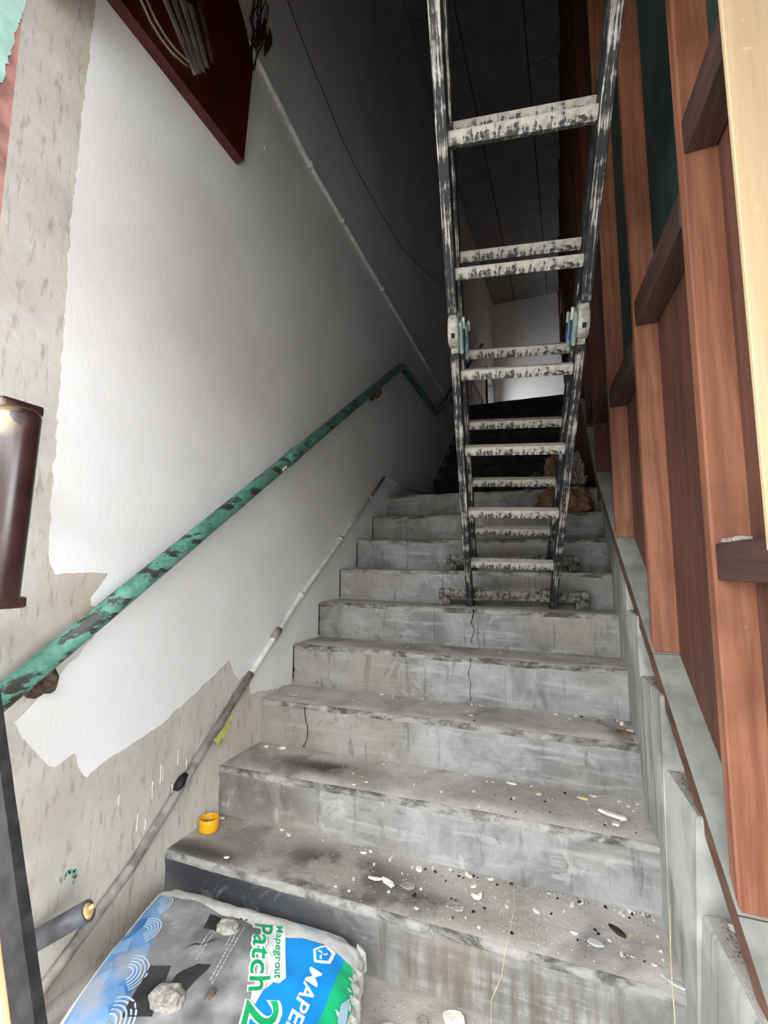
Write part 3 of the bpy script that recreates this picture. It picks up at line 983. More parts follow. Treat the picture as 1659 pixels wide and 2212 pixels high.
# rubber feet of the front stiles
for s_ in (-1, 1):
    p = fB + fl * s_ * (HW + .014) - fa * .018
    bm = bmesh.new()
    add_box(bm, p.x - .018, p.x + .018, p.y - .035, p.y + .035, .878, p.z + .012)
    bevel_all(bm, .004)
    link('foot', bm, M['black'], lad)
# stabiliser bars
def bar(c, half, zfloor_l, zfloor_r, dy=.0, name='stabiliser_bar'):
    l = Vector((fl.x, fl.y, -.012)).normalized(); n_ = Vector((0, 0, 1)).cross(l).normalized(); u = l.cross(n_)
    bm = bmesh.new()
    add_box(bm, -half, half, -.022, .022, -.024, .024)
    bevel_all(bm, .004, 2)
    bm.normal_update()
    for f in bm.faces: f.material_index = 0 if f.normal.z > .3 else 1
    o = link(name, bm, [M['bar_top'], M['bar']], lad, recalc=False)
    o.matrix_world = Matrix(((l.x, n_.x, u.x, c.x), (l.y, n_.y, u.y, c.y), (l.z, n_.z, u.z, c.z), (0, 0, 0, 1)))
    for s_, zf in ((-1, zfloor_l), (1, zfloor_r)):
        e = c + l * s_ * (half - .022)
        bm = bmesh.new()
        add_box(bm, -.028, .028, -.027, .027, zf - e.z, .029)
        bevel_all(bm, .004, 2)
        q = link('end_block', bm, M['bar'], lad)
        q.matrix_world = Matrix(((l.x, n_.x, 0, e.x), (l.y, n_.y, 0, e.y), (l.z, n_.z, 1, e.z), (0, 0, 0, 1)))
    for s_ in (-1, 1):
        e = c + l * s_ * (HW - .02)
        bm = bmesh.new(); add_obox(bm, e + u * .004, l, n_, u, .02, .028, .031); bevel_all(bm, .004, 2); link('clamp', bm, M['bar'], lad)
bar(Vector((.955, 1.365, .928)), .338, .880, .872)
bar(Vector((.932, 1.605, 1.098)), .335, 1.053, 1.045)
# apex hinges where both legs meet
for s_ in (-1, 1):
    c = (fB + fa * T_TOP + rB + ra * T_TOP) / 2 + fl * s_ * (HW + .014)
    bm = bmesh.new(); add_tube(bm, [c - fl * .018, c + fl * .018], .05, 24); link('apex_hinge', bm, M['metal'], lad)

# ------------------------------------------------------------------ sacks on the landing
def lump_mesh(name, mat, loc, dims, seed, amp=.12, sub=3, flat=.0, parent=None, rotz=0, creases=3.0):
    bm = bmesh.new()
    bmesh.ops.create_icosphere(bm, subdivisions=sub, radius=1)
    for v in bm.verts:
        p = v.co.copy()
        d = 1 + amp * (mnoise.noise(p * creases + Vector((seed, 0, 0))) + .6 * mnoise.noise(p * creases * 2.3 + Vector((0, seed, 0))) - .5 * abs(mnoise.noise(p * creases * 1.4 + Vector((0, 0, seed)))))
        q = p * d
        if q.z < -flat: q.z = -flat + (q.z + flat) * .08
        v.co = Vector((q.x * dims[0], q.y * dims[1], (q.z + flat) * dims[2]))
    zmin = min(v.co.z for v in bm.verts)
    for v in bm.verts: v.co.z -= zmin
    o = link(name, bm, mat, parent, smooth=False)
    o.location = loc; o.rotation_euler.z = rotz
    return o
sk = lump_mesh('paper_sack', M['sack'], (1.205, 2.16, 1.395), (.165, .115, .125), 3.3, .20, 4, .45)
tag(sk, 'slumped brown paper sack with orange-red print at the landing edge', 'sack')
sk2 = lump_mesh('paper_sack', M['sack'], (1.195, 2.42, 1.578), (.115, .12, .20), 8.1, .3, 4, .4, creases=4)
tag(sk2, 'crumpled brown paper sack leaning at the partition behind the red-printed one', 'sack')
sh = lump_mesh('crumpled_sheet', M['foil'], (1.280, 2.27, 1.585), (.06, .05, .16), 5.1, .5, 4, .2, creases=4.5)
tag(sh, 'crumpled pale grey sheet heaped against the partition', 'sheet')
sh2 = lump_mesh('plastic_wrap', plain('smoky_plastic', (.10, .10, .11), .35, .5, .3, 20), (1.035, 2.48, 1.575), (.09, .09, .12), 1.7, .45, 4, .2, creases=5)
tag(sh2, 'dark crumpled plastic wrap lying on the landing behind the ladder', 'wrap')

# ------------------------------------------------------------------ mortar bag at the foot of the stairs
bag = tag(empty('mortar_bag'), 'full white paper bag of patching mortar with blue and green print', 'bag')
FL, FR, NR, NL = (.050, .183), (.694, .214), (.838, -.26), (.205, -.29)
BH = .150
def bil(s, t):
    u, v = (s + 1) / 2, (t + 1) / 2          # u along x, v from near to far
    return (FL[0] * (1 - u) * v + FR[0] * u * v + NR[0] * u * (1 - v) + NL[0] * (1 - u) * (1 - v),
            FL[1] * (1 - u) * v + FR[1] * u * v + NR[1] * u * (1 - v) + NL[1] * (1 - u) * (1 - v))
def bag_h(s, t):
    s_, t_ = min(1, abs(s)), min(1, abs(t))
    e = max(0, 1 - s_ ** 8) ** .42 * max(0, 1 - t_ ** 4.5) ** .42
    wr = .006 * nz(s * 3, t * 3, 4.0) + .004 * nz(s * 8 + t * 3, t * 7, 2.0) * (1 - e * .4)
    if s > .55: wr += .006 * nz(t * 14, s * 3, 8.0) * (s - .55) * 2
    return .068 + (BH - .068) * e * (1 - .10 * s) + wr * min(1, e * 3)
def inv_bil(x, y):
    s = t = 0.0
    for _ in range(8):
        bx, by = bil(s, t)
        e = 1e-4
        ax, ay = bil(s + e, t); cx, cy = bil(s, t + e)
        j11, j21, j12, j22 = (ax - bx) / e, (ay - by) / e, (cx - bx) / e, (cy - by) / e
        dx, dy = x - bx, y - by
        det = j11 * j22 - j12 * j21
        s += (dx * j22 - dy * j12) / det
        t += (dy * j11 - dx * j21) / det
    return s, t
def bag_z(x, y):
    s, t = inv_bil(x, y)
    return bag_h(max(-1, min(1, s)), max(-1, min(1, t)))
bm = bmesh.new()
NS, NTt = 60, 44
def warp(q):        # concentrate samples at the edges
    return math.sin(q * math.pi / 2)
top = []
bot = []
for i in range(NS + 1):
    s = warp(-1 + 2 * i / NS)
    rowt, rowb = [], []
    for j in range(NTt + 1):
        t = warp(-1 + 2 * j / NTt)
        # rounded corners in plan
        m = max(abs(s), abs(t))
        kf = 1.0
        if abs(s) > .8 and abs(t) > .8:
            a, b = (abs(s) - .8) / .2, (abs(t) - .8) / .2
            L = math.hypot(a, b); mm = max(a, b)
            kf = 1 - (1 - mm / max(L, 1e-6)) * .2 * .8
        bx, by = bil(s * kf, t * kf)
        edge = (i in (0, NS)) or (j in (0, NTt))
        rowt.append(bm.verts.new((bx, by, bag_h(s, t) if not edge else .068)))
        rowb.append(rowt[-1] if edge else bm.verts.new((bx, by, .068 - .066 * max(0, 1 - abs(s) ** 6) ** .4 * max(0, 1 - abs(t) ** 6) ** .4)))
    top.append(rowt); bot.append(rowb)
for i in range(NS):
    for j in range(NTt):
        f = bm.faces.new((top[i][j], top[i + 1][j], top[i + 1][j + 1], top[i][j + 1])); f.smooth = True
        q = [bot[i][j], bot[i][j + 1], bot[i + 1][j + 1], bot[i + 1][j]]
        if len(set(q)) == 4:
            try:
                f = bm.faces.new(q); f.smooth = True
            except ValueError: pass
link('bag_body', bm, M['paper'], bag)
# pleated sewn end of the bag on the right
bm = bmesh.new()
prev = None
for q in range(41):
    t = .93 - 1.7 * q / 40
    bx, by = bil(.985, t)
    w = .012 * nz(q * .7, 3.0) + .006 * math.sin(q * 1.9)
    w *= .7
    cur = [bm.verts.new((bx - .012, by, .104)), bm.verts.new((bx + .008 + w, by, .094 + w * .4)), bm.verts.new((bx + .012 + w, by, .055 + w * .5)), bm.verts.new((bx - .004, by, .028))]
    if prev:
        for e in range(3): bm.faces.new((prev[e], cur[e], cur[e + 1], prev[e + 1]))
    prev = cur
bmesh.ops.solidify(bm, geom=bm.faces[:], thickness=.003)
link('folded_end', bm, M['paper'], bag)

DEC = [0]
def drape(bm, lift):
    for v in bm.verts:
        v.co.z = bag_z(v.co.x, v.co.y) + lift
def decal_poly(name, pts, mat, lift, parent=bag, cuts=None, lab=None):
    bm = bmesh.new()
    f = bm.faces.new([bm.verts.new((x, y, 0)) for x, y in pts])
    bmesh.ops.triangulate(bm, faces=[f])
    for _ in range(12):
        long_e = [e for e in bm.edges if e.calc_length() > .022]
        if not long_e: break
        bmesh.ops.subdivide_edges(bm, edges=long_e, cuts=1)
        bmesh.ops.triangulate(bm, faces=[f for f in bm.faces if len(f.verts) > 3])
    drape(bm, lift)
    o = link(name, bm, mat, parent, smooth=True, recalc=False)
    for p in o.data.polygons:
        if p.normal.z < 0: p.flip()
    if lab: o['label'] = lab
    return o
def decal_text(name, txt, mat, p0, p1, upv, height, lift, shear=0, bold=0.0, spacing=1.0, parent=bag, fit=True):
    cu = bpy.data.curves.new('lettering', 'FONT')
    cu.body = txt; cu.size = 1; cu.shear = shear; cu.offset = bold; cu.resolution_u = 3; cu.space_character = spacing
    to = bpy.data.objects.new('lettering', cu)
    COL.objects.link(to)
    bpy.context.view_layer.update()
    dg = bpy.context.evaluated_depsgraph_get()
    me = to.evaluated_get(dg).to_mesh()
    bm = bmesh.new(); bm.from_mesh(me)
    to.evaluated_get(dg).to_mesh_clear()
    bpy.data.objects.remove(to); bpy.data.curves.remove(cu)
    xs = [v.co.x for v in bm.verts]; x0, x1 = min(xs), max(xs)
    bmesh.ops.triangulate(bm, faces=bm.faces[:])
    d = Vector((p1[0] - p0[0], p1[1] - p0[1], 0)); u = Vector((upv[0], upv[1], 0)).normalized()
    for v in bm.verts:
        fx = (v.co.x - x0) / (x1 - x0)
        p = Vector((p0[0], p0[1], 0)) + d * fx + u * v.co.y / .70 * height
        v.co = p
    for _ in range(6):
        long_e = [e for e in bm.edges if e.calc_length() > .02]
        if not long_e: break
        bmesh.ops.subdivide_edges(bm, edges=long_e, cuts=1)
        bmesh.ops.triangulate(bm, faces=[f for f in bm.faces if len(f.verts) > 3])
    drape(bm, lift)
    o = link(name, bm, mat, parent, recalc=False)
    for p in o.data.polygons:
        if p.normal.z < 0: p.flip()
    return o
E0 = .0012
decal_poly('photo_print', [(.150, .100), (.25, .112), (.341, .097), (.40, .105), (.462, .092), (.52, .0), (.575, -.115), (.62, -.22), (.32, -.24), (.33, -.19), (.275, -.09), (.23, -.02), (.20, .03)], M['ink_photo'], E0)
decal_poly('mosaic_print', [(.118, .105), (.150, .100), (.20, .03), (.23, -.02), (.275, -.09), (.33, -.19), (.35, -.25), (.225, -.26), (.195, -.17), (.16, -.06), (.135, .03)], M['ink_mosaic'], E0)
for (cx_, cy_, r_) in ((.285, -.12, .050), (.345, -.215, .055), (.215, -.01, .045), (.172, .075, .042)):
    for rr in (1.0, .84, .68, .52, .36):
        bm = bmesh.new()
        prev = None
        for q in range(15):
            an = math.radians(-60 + 150 * q / 14) + .5
            dirv = (math.cos(an), math.sin(an))
            cur = [bm.verts.new((cx_ - .02 + dirv[0] * (r_ * rr + s_ * .0020), cy_ - .02 + dirv[1] * (r_ * rr + s_ * .0020), 0)) for s_ in (-1, 1)]
            if prev: bm.faces.new((prev[0], prev[1], cur[1], cur[0]))
            prev = cur
        drape(bm, E0 * 2)
        o = link('wave_line', bm, M['ink_pale'], bag, recalc=False)
        for p in o.data.polygons:
            if p.normal.z < 0: p.flip()
decal_poly('dark_block_print', [(.395, -.055), (.425, -.045), (.425, -.125), (.385, -.140), (.375, -.10)], M['ink_black'], E0 * 2)
decal_poly('dark_block_print', [(.30, -.10), (.345, -.085), (.40, -.19), (.345, -.215)], M['ink_black'], E0 * 2)
decal_poly('dark_block_print', [(.310, .085), (.36, .088), (.375, .05), (.33, .035)], M['ink_black'], E0 * 2)
# rows of small print too worn to read: broken pale dashes
M['ink_faint'] = plain('faint_print', (.46, .47, .48), .6, .3, .1, 30)
random.seed(31)
for q, (xa_, ya_, xb_, yb_) in enumerate(((.422, .078, .462, -.088), (.411, .076, .452, -.080), (.400, .070, .420, .010), (.362, .040, .384, -.050), (.353, .036, .368, -.030))):
    bm = bmesh.new()
    d = Vector((xb_ - xa_, yb_ - ya_, 0)); L_ = d.length; d.normalize(); w_ = Vector((-d.y, d.x, 0)) * .0021
    t = 0.0
    while t < L_ - .006:
        ln = random.uniform(.003, .011)
        p_ = Vector((xa_, ya_, 0)) + d * t
        bm.faces.new([bm.verts.new(v) for v in (p_ - w_, p_ + d * ln - w_, p_ + d * ln + w_, p_ + w_)])
        t += ln + random.uniform(.0015, .004)
    drape(bm, E0 * 2)
    o = link('small_print', bm, M['ink_faint'], bag, recalc=False)
    for p in o.data.polygons:
        if p.normal.z < 0: p.flip()
# blue field, green band
decal_poly('blue_field', [(.530, .090), (.575, .110), (.632, .116), (.690, .106), (.712, -.06), (.735, -.24), (.60, -.24), (.574, -.06), (.585, -.03)], M['ink_blue'], E0 * 1.2)
decal_poly('green_band', [(.690, .106), (.716, .112), (.737, .08), (.755, -.02), (.785, -.24), (.735, -.24), (.712, -.06)], M['ink_green2'], E0 * 1.2)
decal_poly('pale_lozenge', [(.738, .035), (.752, -.01), (.762, -.055), (.742, -.035), (.733, .0)], M['ink_pale'], E0 * 3.6)
decal_poly('blue_strip', [(.757, -.02), (.766, -.05), (.79, -.22), (.778, -.22), (.757, -.07)], M['ink_blue'], E0 * 2.8)
decal_poly('blue_edge_print', [(.525, .163), (.57, .168), (.60, .165), (.585, .150), (.54, .150)], M['ink_pale'], E0 * 2)
decal_poly('blue_edge_print', [(.607, .168), (.645, .165), (.66, .150), (.615, .152)], M['ink_pale'], E0 * 2)
upP = (.95, .31)
def shift(p, u, d): return (p[0] + u[0] * d, p[1] + u[1] * d)
P0_, P1_ = (.436, .106), (.546, -.070)
decal_text('lettering', 'Patch', M['ink_white'], shift(P0_, upP, -.002), P1_, upP, .050, E0 * 2.2, bold=.055)
decal_text('lettering', 'Patch', M['ink_green'], shift(P0_, upP, 0), P1_, upP, .046, E0 * 3.2, bold=.012)
decal_text('lettering', '2', M['ink_white'], (.556, -.086), (.583, -.148), upP, .074, E0 * 2.2, bold=.05)
decal_text('lettering', '2', M['ink_green'], (.557, -.088), (.583, -.146), upP, .070, E0 * 3.2, bold=.01)
decal_poly('lettering_backing', [(.487, .118), (.512, .126), (.604, -.014), (.598, -.032), (.578, -.034), (.565, -.012)], M['ink_white'], E0 * 2.0)
decal_text('lettering', 'Mapegrout', M['ink_green'], (.492, .117), (.582, -.026), upP, .017, E0 * 3.2, bold=.008)
decal_text('lettering', 'MAPEI', M['ink_white'], (.636, .040), (.662, -.112), (.985, .17), .031, E0 * 2.4, shear=.25, bold=.02)
# pentagon emblem
pc = Vector((.643, .082, 0))
pent_o, pent_i = [], []
for q, (du, dv) in enumerate(((-.024, .004), (-.006, .030), (.020, .022), (.024, -.012), (-.006, -.024))):
    pent_o.append((pc.x + du * 1.15, pc.y + dv * 1.15)); pent_i.append((pc.x + du * .80, pc.y + dv * .80))
em = decal_poly('emblem', pent_o, M['ink_white'], E0 * 2.2)
decal_poly('emblem_field', pent_i, M['ink_blue'], E0 * 3.0, parent=em)
for q in range(3):
    an = q * 2.094 + .5
    p = [pc + Vector((math.cos(an + w) * r_, math.sin(an + w) * r_, 0)) for r_, w in ((.001, 0), (.008, -.5), (.014, .1), (.0125, .5), (.008, .15), (.002, .9))]
    decal_poly('emblem_figure', [(v.x, v.y) for v in p], M['ink_white'], E0 * 3.6, parent=em)
# wrinkle in the paper
bm = bmesh.new()
pts = []
for q in range(9):
    x_ = .335 + .055 * q / 8; y_ = -.03 + .055 * (q / 8) + .006 * math.sin(q)
    pts.append(Vector((x_, y_, bag_z(x_, y_) + .0012)))
add_tube(bm, pts, .002, 5, radii=[.0006, .0016, .0026, .0022, .0016, .002, .0018, .0012, .0004])
link('tear', bm, M['ink_black'], bag)

# lumps of mortar lying on the bag
def rest_on_bag(o, x, y, sink=.004):
    o.location = (x, y, bag_z(x, y) - sink)
o = lump_mesh('mortar_lump', M['chip_grey'], (0, 0, 0), (.030, .024, .018), 2.2, .22, 3, .3, creases=1.8); rest_on_bag(o, .384, .062, .003)
tag(o, 'pale grey mortar lump on the bag nearest the stair riser', 'mortar lump')
o = lump_mesh('mortar_lump', M['chip_grey'], (0, 0, 0), (.042, .032, .018), 6.4, .22, 3, .3, creases=1.8); rest_on_bag(o, .400, -.150, .003)
tag(o, 'larger grey mortar lump on the bag by the dark printed block', 'mortar lump')
o = lump_mesh('stone_chip', M['stone'], (0, 0, 0), (.010, .016, .007), 1.4, .3, 2, .3); rest_on_bag(o, .475, -.105, .002)
tag(o, 'small dark angular chip lying on the bag beside the printed lettering', 'chip')
random.seed(5)
for q, (x_, y_) in enumerate(((.366, .10), (.392, .105), (.405, .11), (.36, .045))):
    o = lump_mesh('grit_crumb', M['dark_bit'], (0, 0, 0), (.004, .004, .003), q * 1.3, .3, 1, .3); rest_on_bag(o, x_, y_, .001)
    tag(o, 'tiny black crumb beside the pale mortar lump on the bag', 'crumb', 'black crumbs on the bag')

# ------------------------------------------------------------------ yellow cap on the first tread
cap = tag(empty('yellow_cap'), 'yellow plastic bottle cap standing open on the lowest full tread', 'cap')
bm = bmesh.new()
cc = Vector((.047, .380, .171)); R_o, R_i, hh = .032, .0288, .040
n = 36
rings = []
for (r, z) in ((R_o - .002, 0), (R_o, .003), (R_o, hh - .002), (R_o - .001, hh), (R_i + .0005, hh), (R_i, hh - .002), (R_i, .006)):
    rings.append([bm.verts.new(cc + Vector((math.cos(2 * math.pi * q / n) * r, math.sin(2 * math.pi * q / n) * r, z))) for q in range(n)])
for a, b in zip(rings[:-1], rings[1:]):
    for q in range(n):
        f = bm.faces.new((a[q], a[(q + 1) % n], b[(q + 1) % n], b[q])); f.smooth = True
bm.faces.new(rings[0][::-1])
link('cap_wall', bm, M['yellow'], cap)
bm = bmesh.new()
vs = [bm.verts.new(cc + Vector((math.cos(2 * math.pi * q / n) * (R_i - .0002), math.sin(2 * math.pi * q / n) * (R_i - .0002), .022 + .002 * math.sin(q)))) for q in range(n)]
bm.faces.new(vs)
link('dust_fill', bm, M['chip_grey'], cap)

# ------------------------------------------------------------------ left foreground: boards and the pull handle
def lean_board(name, base, topp, wdir, w, t, mat, label, cat):
    base, topp, wdir = Vector(base), Vector(topp), Vector(wdir).normalized()
    a = (topp - base); L = a.length; a.normalize()
    wdir = (wdir - a * wdir.dot(a)).normalized(); n_ = a.cross(wdir)
    bm = bmesh.new()
    add_box(bm, -w / 2, w / 2, -t / 2, t / 2, 0, L)
    bmesh.ops.subdivide_edges(bm, edges=[e for e in bm.edges if e.calc_length() > L * .9], cuts=30)
    for v in bm.verts:
        v.co.x += nz(v.co.z * 40, v.co.y * 90, w) * .0012
    o = link(name, bm, mat)
    o.matrix_world = Matrix(((wdir.x, n_.x, a.x, base.x), (wdir.y, n_.y, a.y, base.y), (wdir.z, n_.z, a.z, base.z), (0, 0, 0, 1)))
    return tag(o, label, cat)
lean_board('black_board', (.550, -.455, 0.0), (.171, -.455, .98), (1, .02, 0), .053, .018, M['black_wood'], 'black-painted board leaning at the lower left of the doorway', 'board')
lean_board('wood_batten', (.478, -.462, 0.0), (.125, -.462, .90), (1, .02, 0), .070, .018, M['pale_wood'], 'pale timber batten leaning left of the black board', 'batten')

hd = tag(empty('pull_handle'), 'dark brown enamelled pull handle with worn paint at the left edge', 'handle')
bm = bmesh.new()
hx, hy = .322, -.50
add_tube(bm, [(hx - .017, hy, .985), (hx - .017, hy, .992), (hx - .016, hy, 1.0), (hx - .008, hy, 1.15), (hx, hy, 1.318), (hx, hy, 1.326), (hx, hy, 1.331)], .036, 28, radii=[.028, .034, .036, .036, .036, .034, .028])
link('grip', bm, M['enamel'], hd)
for z in (1.326, .995):
    bm = bmesh.new()
    add_obox(bm, (hx - .22, hy, z + (.010 if z > 1.2 else -.002)), (1, 0, 0), (0, 1, 0), (0, 0, 1), .235, .036, .010)
    bevel_all(bm, .006, 2)
    link('arm', bm, M['enamel'], hd)
bm = bmesh.new()
add_box(bm, hx - .475, hx - .445, hy - .05, hy + .05, .93, 1.41)
bevel_all(bm, .004)
link('back_plate', bm, M['enamel'], hd)
bm = bmesh.new()
add_box(bm, hx - .465, hx - .43, hy, FAC_Y - .2 + .01, 1.13, 1.17)
link('mount', bm, M['enamel'], hd)

# ------------------------------------------------------------------ straws
def strand(name, pts, r, label, cat='straw'):
    bm = bmesh.new(); add_tube(bm, pts, r, 6); return tag(link(name, bm, M['straw']), label, cat)
strand('dry_straw', [(1.404, .270, .318), (1.398, .240, .300), (1.392, .215, .26), (1.388, .190, .22), (1.386, .165, .17), (1.372, .13, .08), (1.365, .12, .01)], .0011, 'pale dry straw bent down the curb at the lower right corner')
strand('dry_straw', [(1.045, .47, .186), (1.058, .36, .182), (1.055, .245, .180), (1.050, .222, .165), (1.04, .222, .11), (1.015, .224, .05), (1.018, .19, .004)], .0008, 'long pale dry straw trailing over the lowest riser')

# ------------------------------------------------------------------ flakes and crumbs
def tread_z(i, x): return ZL[i] + (ZR[i] - ZL[i]) * x / XR if i else 0.0
def flake(bm, L, W, T, seed, curl=0.0):
    n = 9
    ring = []
    random.seed(seed)
    pts = [(math.cos(2 * math.pi * q / n) * L * random.uniform(.7, 1.1), math.sin(2 * math.pi * q / n) * W * random.uniform(.65, 1.15)) for q in range(n)]
    a = [bm.verts.new((x_, y_, curl * (x_ / L) ** 2 * L)) for x_, y_ in pts]
    b = [bm.verts.new((x_ * .94, y_ * .94, curl * (x_ / L) ** 2 * L + T)) for x_, y_ in pts]
    bm.faces.new(a[::-1]); bm.faces.new(b)
    for q in range(n): bm.faces.new((a[q], a[(q + 1) % n], b[(q + 1) % n], b[q]))
def put_flake(name, i, x, y, L, W, T, mat, label, cat, rot=0, curl=0, seed=1, tilt=0):
    bm = bmesh.new(); flake(bm, L, W, T, seed, curl)
    o = link(name, bm, mat)
    o.location = (x, y, tread_z(i, x) + .0015 + abs(math.sin(tilt)) * W); o.rotation_euler = (tilt, 0, rot)
    return tag(o, label, cat)
put_flake('plaster_sliver', 2, 1.318, .588, .044, .011, .007, M['chip'], 'long white plaster sliver on the second tread by the curb', 'sliver', -.38, .05, 3)
put_flake('plaster_flake', 2, 1.318, .540, .011, .010, .005, M['chip'], 'small white flake in front of the long plaster sliver', 'flake', .4, 0, 4)
put_flake('wood_splinter', 3, 1.375, .815, .030, .007, .006, M['rust'], 'dark reddish wood splinter on the third tread by the curb', 'splinter', -.2, .1, 8)
put_flake('plaster_flake', 3, 1.392, .830, .014, .008, .005, M['chip'], 'white flake resting against the reddish splinter', 'flake', -.3, .1, 9, .3)
put_flake('plaster_flake', 3, 1.375, .905, .008, .006, .012, M['chip'], 'upright white crumb in the corner of the third tread', 'flake', 0, 0, 12)
put_flake('curled_flake', 1, .956, .375, .020, .013, .003, M['chip'], 'curled white paint flake at the middle of the lowest full tread', 'flake', .3, .6, 14)
put_flake('charred_stick', 1, 1.300, .378, .026, .007, .007, M['dark_bit'], 'short charred stick on the lowest full tread', 'stick', -.75, 0, 17)
put_flake('straw_bit', 1, 1.327, .372, .014, .003, .002, M['straw'], 'pale straw bit crossing the charred stick', 'straw', 1.1, 0, 19)
put_flake('bluish_flake', 1, 1.247, .318, .020, .012, .003, M['chip_blue'], 'pale bluish oval flake right of the straw on the lowest tread', 'flake', -.2, 0, 20)
put_flake('bluish_flake', 1, 1.40, .262, .026, .007, .003, M['chip_blue'], 'pale bluish sliver at the right end of the lowest tread', 'sliver', -.6, 0, 22)
put_flake('plaster_flake', 1, .712, .342, .026, .010, .006, M['chip'], 'jagged white flake over the dark stain on the lowest full tread', 'flake', -.5, .15, 24)
put_flake('plaster_flake', 1, .670, .345, .022, .006, .004, M['chip'], 'thin white flake left of the jagged one on the dark stain', 'flake', .1, .1, 26)
put_flake('plaster_flake', 1, .775, .434, .014, .011, .006, M['chip'], 'white chip below the second riser left of the curled flake', 'flake', 0, 0, 28)
put_flake('mortar_chip', 1, .912, .318, .026, .016, .004, M['chip_grey'], 'flat grey mortar patch stuck on the lowest full tread', 'mortar', .1, 0, 30)
put_flake('mortar_chip', 1, .770, .350, .026, .014, .004, M['chip_grey'], 'flat grey mortar chip beside the jagged white flake', 'mortar', .1, 0, 31)
put_flake('plaster_flake', 2, 1.015, .700, .020, .006, .004, M['chip'], 'white flake below the third riser at mid width', 'flake', -.2, 0, 33)
put_flake('tan_chip', 2, 1.105, .652, .010, .009, .005, M['straw'], 'cream pebble chip on the middle of the second tread', 'chip', .2, 0, 35)
put_flake('tan_chip', 2, 1.235, .672, .018, .007, .005, M['straw'], 'tan sliver on the second tread near the curb', 'chip', -.2, 0, 37)
put_flake('plaster_flake', 2, .055, .690, .014, .011, .005, M['chip'], 'leftmost cream plaster chip on the second tread by the wall', 'flake', 0, 0, 39)
put_flake('plaster_flake', 2, .130, .695, .014, .012, .008, M['chip'], 'second cream plaster chip from the wall on the second tread', 'flake', .5, .1, 41)
put_flake('bluish_flake', 3, .105, .810, .026, .010, .003, M['chip_blue'], 'grey-blue flake at the wall end of the third tread', 'flake', .1, 0, 43)
put_flake('mortar_chip', 0, .930, .200, .032, .024, .010, M['chip'], 'white angular plaster chunk at the foot of the lowest riser', 'chunk', .3, 0, 45)
put_flake('mortar_chip', 0, .800, .110, .040, .028, .008, M['chip_blue'], 'flat pale slab of mortar on the floor right of the bag', 'chunk', .2, 0, 47)
put_flake('mortar_chip', 0, .865, .165, .018, .014, .008, M['chip_grey'], 'small mortar lump on the floor between bag and plaster chunk', 'chunk', .2, 0, 49)
put_flake('plaster_crumb', 1, .040, .455, .012, .006, .005, M['chip'], 'white crumbs behind the yellow cap against the wall', 'crumb', .3, 0, 51)
# clip of white twine on the curb
tw2 = tag(empty('twine_scrap'), 'frayed scrap of white twine lying on the curb ledge', 'twine')
for q in range(5):
    bm = bmesh.new()
    add_tube(bm, [(1.478, .105 + q * .003, .394), (1.488 + q * .002, .085, .400 + .002 * q), (1.495 + q * .006, .055 - q * .004, .396), (1.50 + q * .005, .040 - q * .006, .395)], .002, 5)
    link('fibre', bm, M['drywhite'], tw2)
# medium flakes strewn over the lower treads
random.seed(11)
whites = [bpy.data.meshes.new('small_flake') for _ in range(5)]
for q, me in enumerate(whites):
    bm = bmesh.new(); flake(bm, .0055 + .001 * q, .0042, .003, 60 + q, .1)
    bmesh.ops.recalc_face_normals(bm, faces=bm.faces[:]); bm.to_mesh(me); bm.free(); me.materials.append(M['chip'])
darks = [bpy.data.meshes.new('dark_crumb') for _ in range(3)]
for q, me in enumerate(darks):
    bm = bmesh.new(); flake(bm, .0046, .0028, .003, 80 + q)
    bmesh.ops.recalc_face_normals(bm, faces=bm.faces[:]); bm.to_mesh(me); bm.free(); me.materials.append(M['dark_bit'])
WORD = {0: 'floor', 1: 'lowest full tread', 2: 'second tread', 3: 'third tread', 4: 'fourth tread'}
def strew(mes, name, i, cnt, label, cat, group, bias):
    for q in range(cnt):
        if i == 0:
            x_, y_ = random.uniform(.78, 1.3), random.uniform(-.02, .225)
        else:
            x_ = min(1.39, max(.03, bias(random.random()) * XR)); y_ = random.uniform(NY[i] + .02, NY[i + 1] - .012)
            if random.random() < .35: y_ = NY[i + 1] - random.uniform(.012, .04)
        o = bpy.data.objects.new(name, random.choice(mes)); COL.objects.link(o)
        s_ = random.uniform(.55, 1.25)
        o.scale = (s_, s_, s_); o.rotation_euler = (0, 0, random.uniform(0, 6.28))
        o.location = (x_, y_, tread_z(i, x_) + .0012)
        tag(o, label, cat, group)
right = lambda r: r ** .55
even = lambda r: r
for i, cnt in ((0, 14), (1, 46), (2, 26), (3, 14), (4, 6)):
    strew(whites, 'small_flake', i, cnt, 'tiny white paint flake lying on the ' + WORD[i], 'flake', 'tiny white flakes on the ' + WORD[i], right)
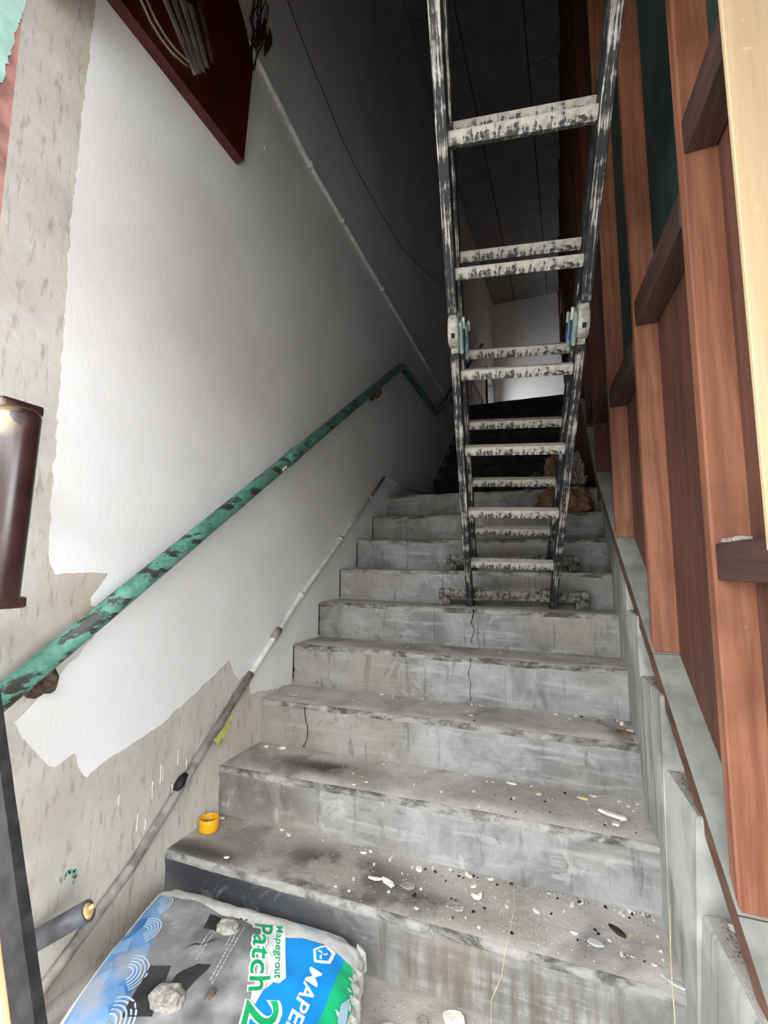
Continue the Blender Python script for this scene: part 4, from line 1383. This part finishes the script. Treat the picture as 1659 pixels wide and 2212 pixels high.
for i, cnt in ((1, 34), (2, 8), (3, 6)):
    strew(darks, 'dark_crumb', i, cnt, 'tiny black crumb lying on the ' + WORD[i], 'crumb', 'tiny black crumbs on the ' + WORD[i], lambda r: .55 + .43 * r)
# fine grit nobody could count
bm = bmesh.new()
random.seed(3)
for i in range(0, 8):
    for q in range((420, 620, 420, 260, 160, 60, 40, 30)[i]):
        if i == 0: x_, y_ = random.uniform(.72, 1.38), random.uniform(-.1, .23)
        else: x_, y_ = right(random.random()) * 1.39 + .01, random.uniform(NY[i] + .008, NY[i + 1] - .006)
        if i and random.random() < .3: y_ = NY[i + 1] - random.uniform(.004, .02)
        s_ = random.uniform(.0008, .0024); z_ = tread_z(i, x_) + .0006
        vs = [bm.verts.new((x_ + math.cos(t + q) * s_, y_ + math.sin(t + q) * s_ * .8, z_)) for t in (0, 2.1, 4.2)]
        tp = bm.verts.new((x_, y_, z_ + s_ * 1.1))
        mi = random.choice((0, 0, 1, 2, 2))
        for e in range(3): bm.faces.new((vs[e], vs[(e + 1) % 3], tp)).material_index = mi
tag(link('grit', bm, [M['chip'], M['dark_bit'], M['chip_grey']]), 'fine pale grit and dust scattered over the treads', 'grit', kind='stuff')
bm = bmesh.new()
random.seed(9)
for q in range(1800):
    n_ = random.choice((-1, 0, 1, 2))
    ya = .142 + G * n_
    y_ = ya + random.uniform(.12, .235); x_ = curb_x(ya) + .006 + .05 * random.random() ** .7
    s_ = random.uniform(.0006, .0022) * (1.8 if q % 40 == 0 else 1); z_ = .566 + H * n_ + .0002
    vs = [bm.verts.new((x_ + math.cos(t + q) * s_, y_ + math.sin(t + q) * s_ * .8, z_)) for t in (0, 2.1, 4.2)]
    tp = bm.verts.new((x_, y_, z_ + s_))
    mi = random.choice((0, 1, 1, 2))
    for e in range(3): bm.faces.new((vs[e], vs[(e + 1) % 3], tp)).material_index = mi
tag(link('curb_grit', bm, [M['chip_grey'], M['soil'], M['soil2']]), 'brown dirt and grit gathered on the curb ledges', 'grit', kind='stuff')
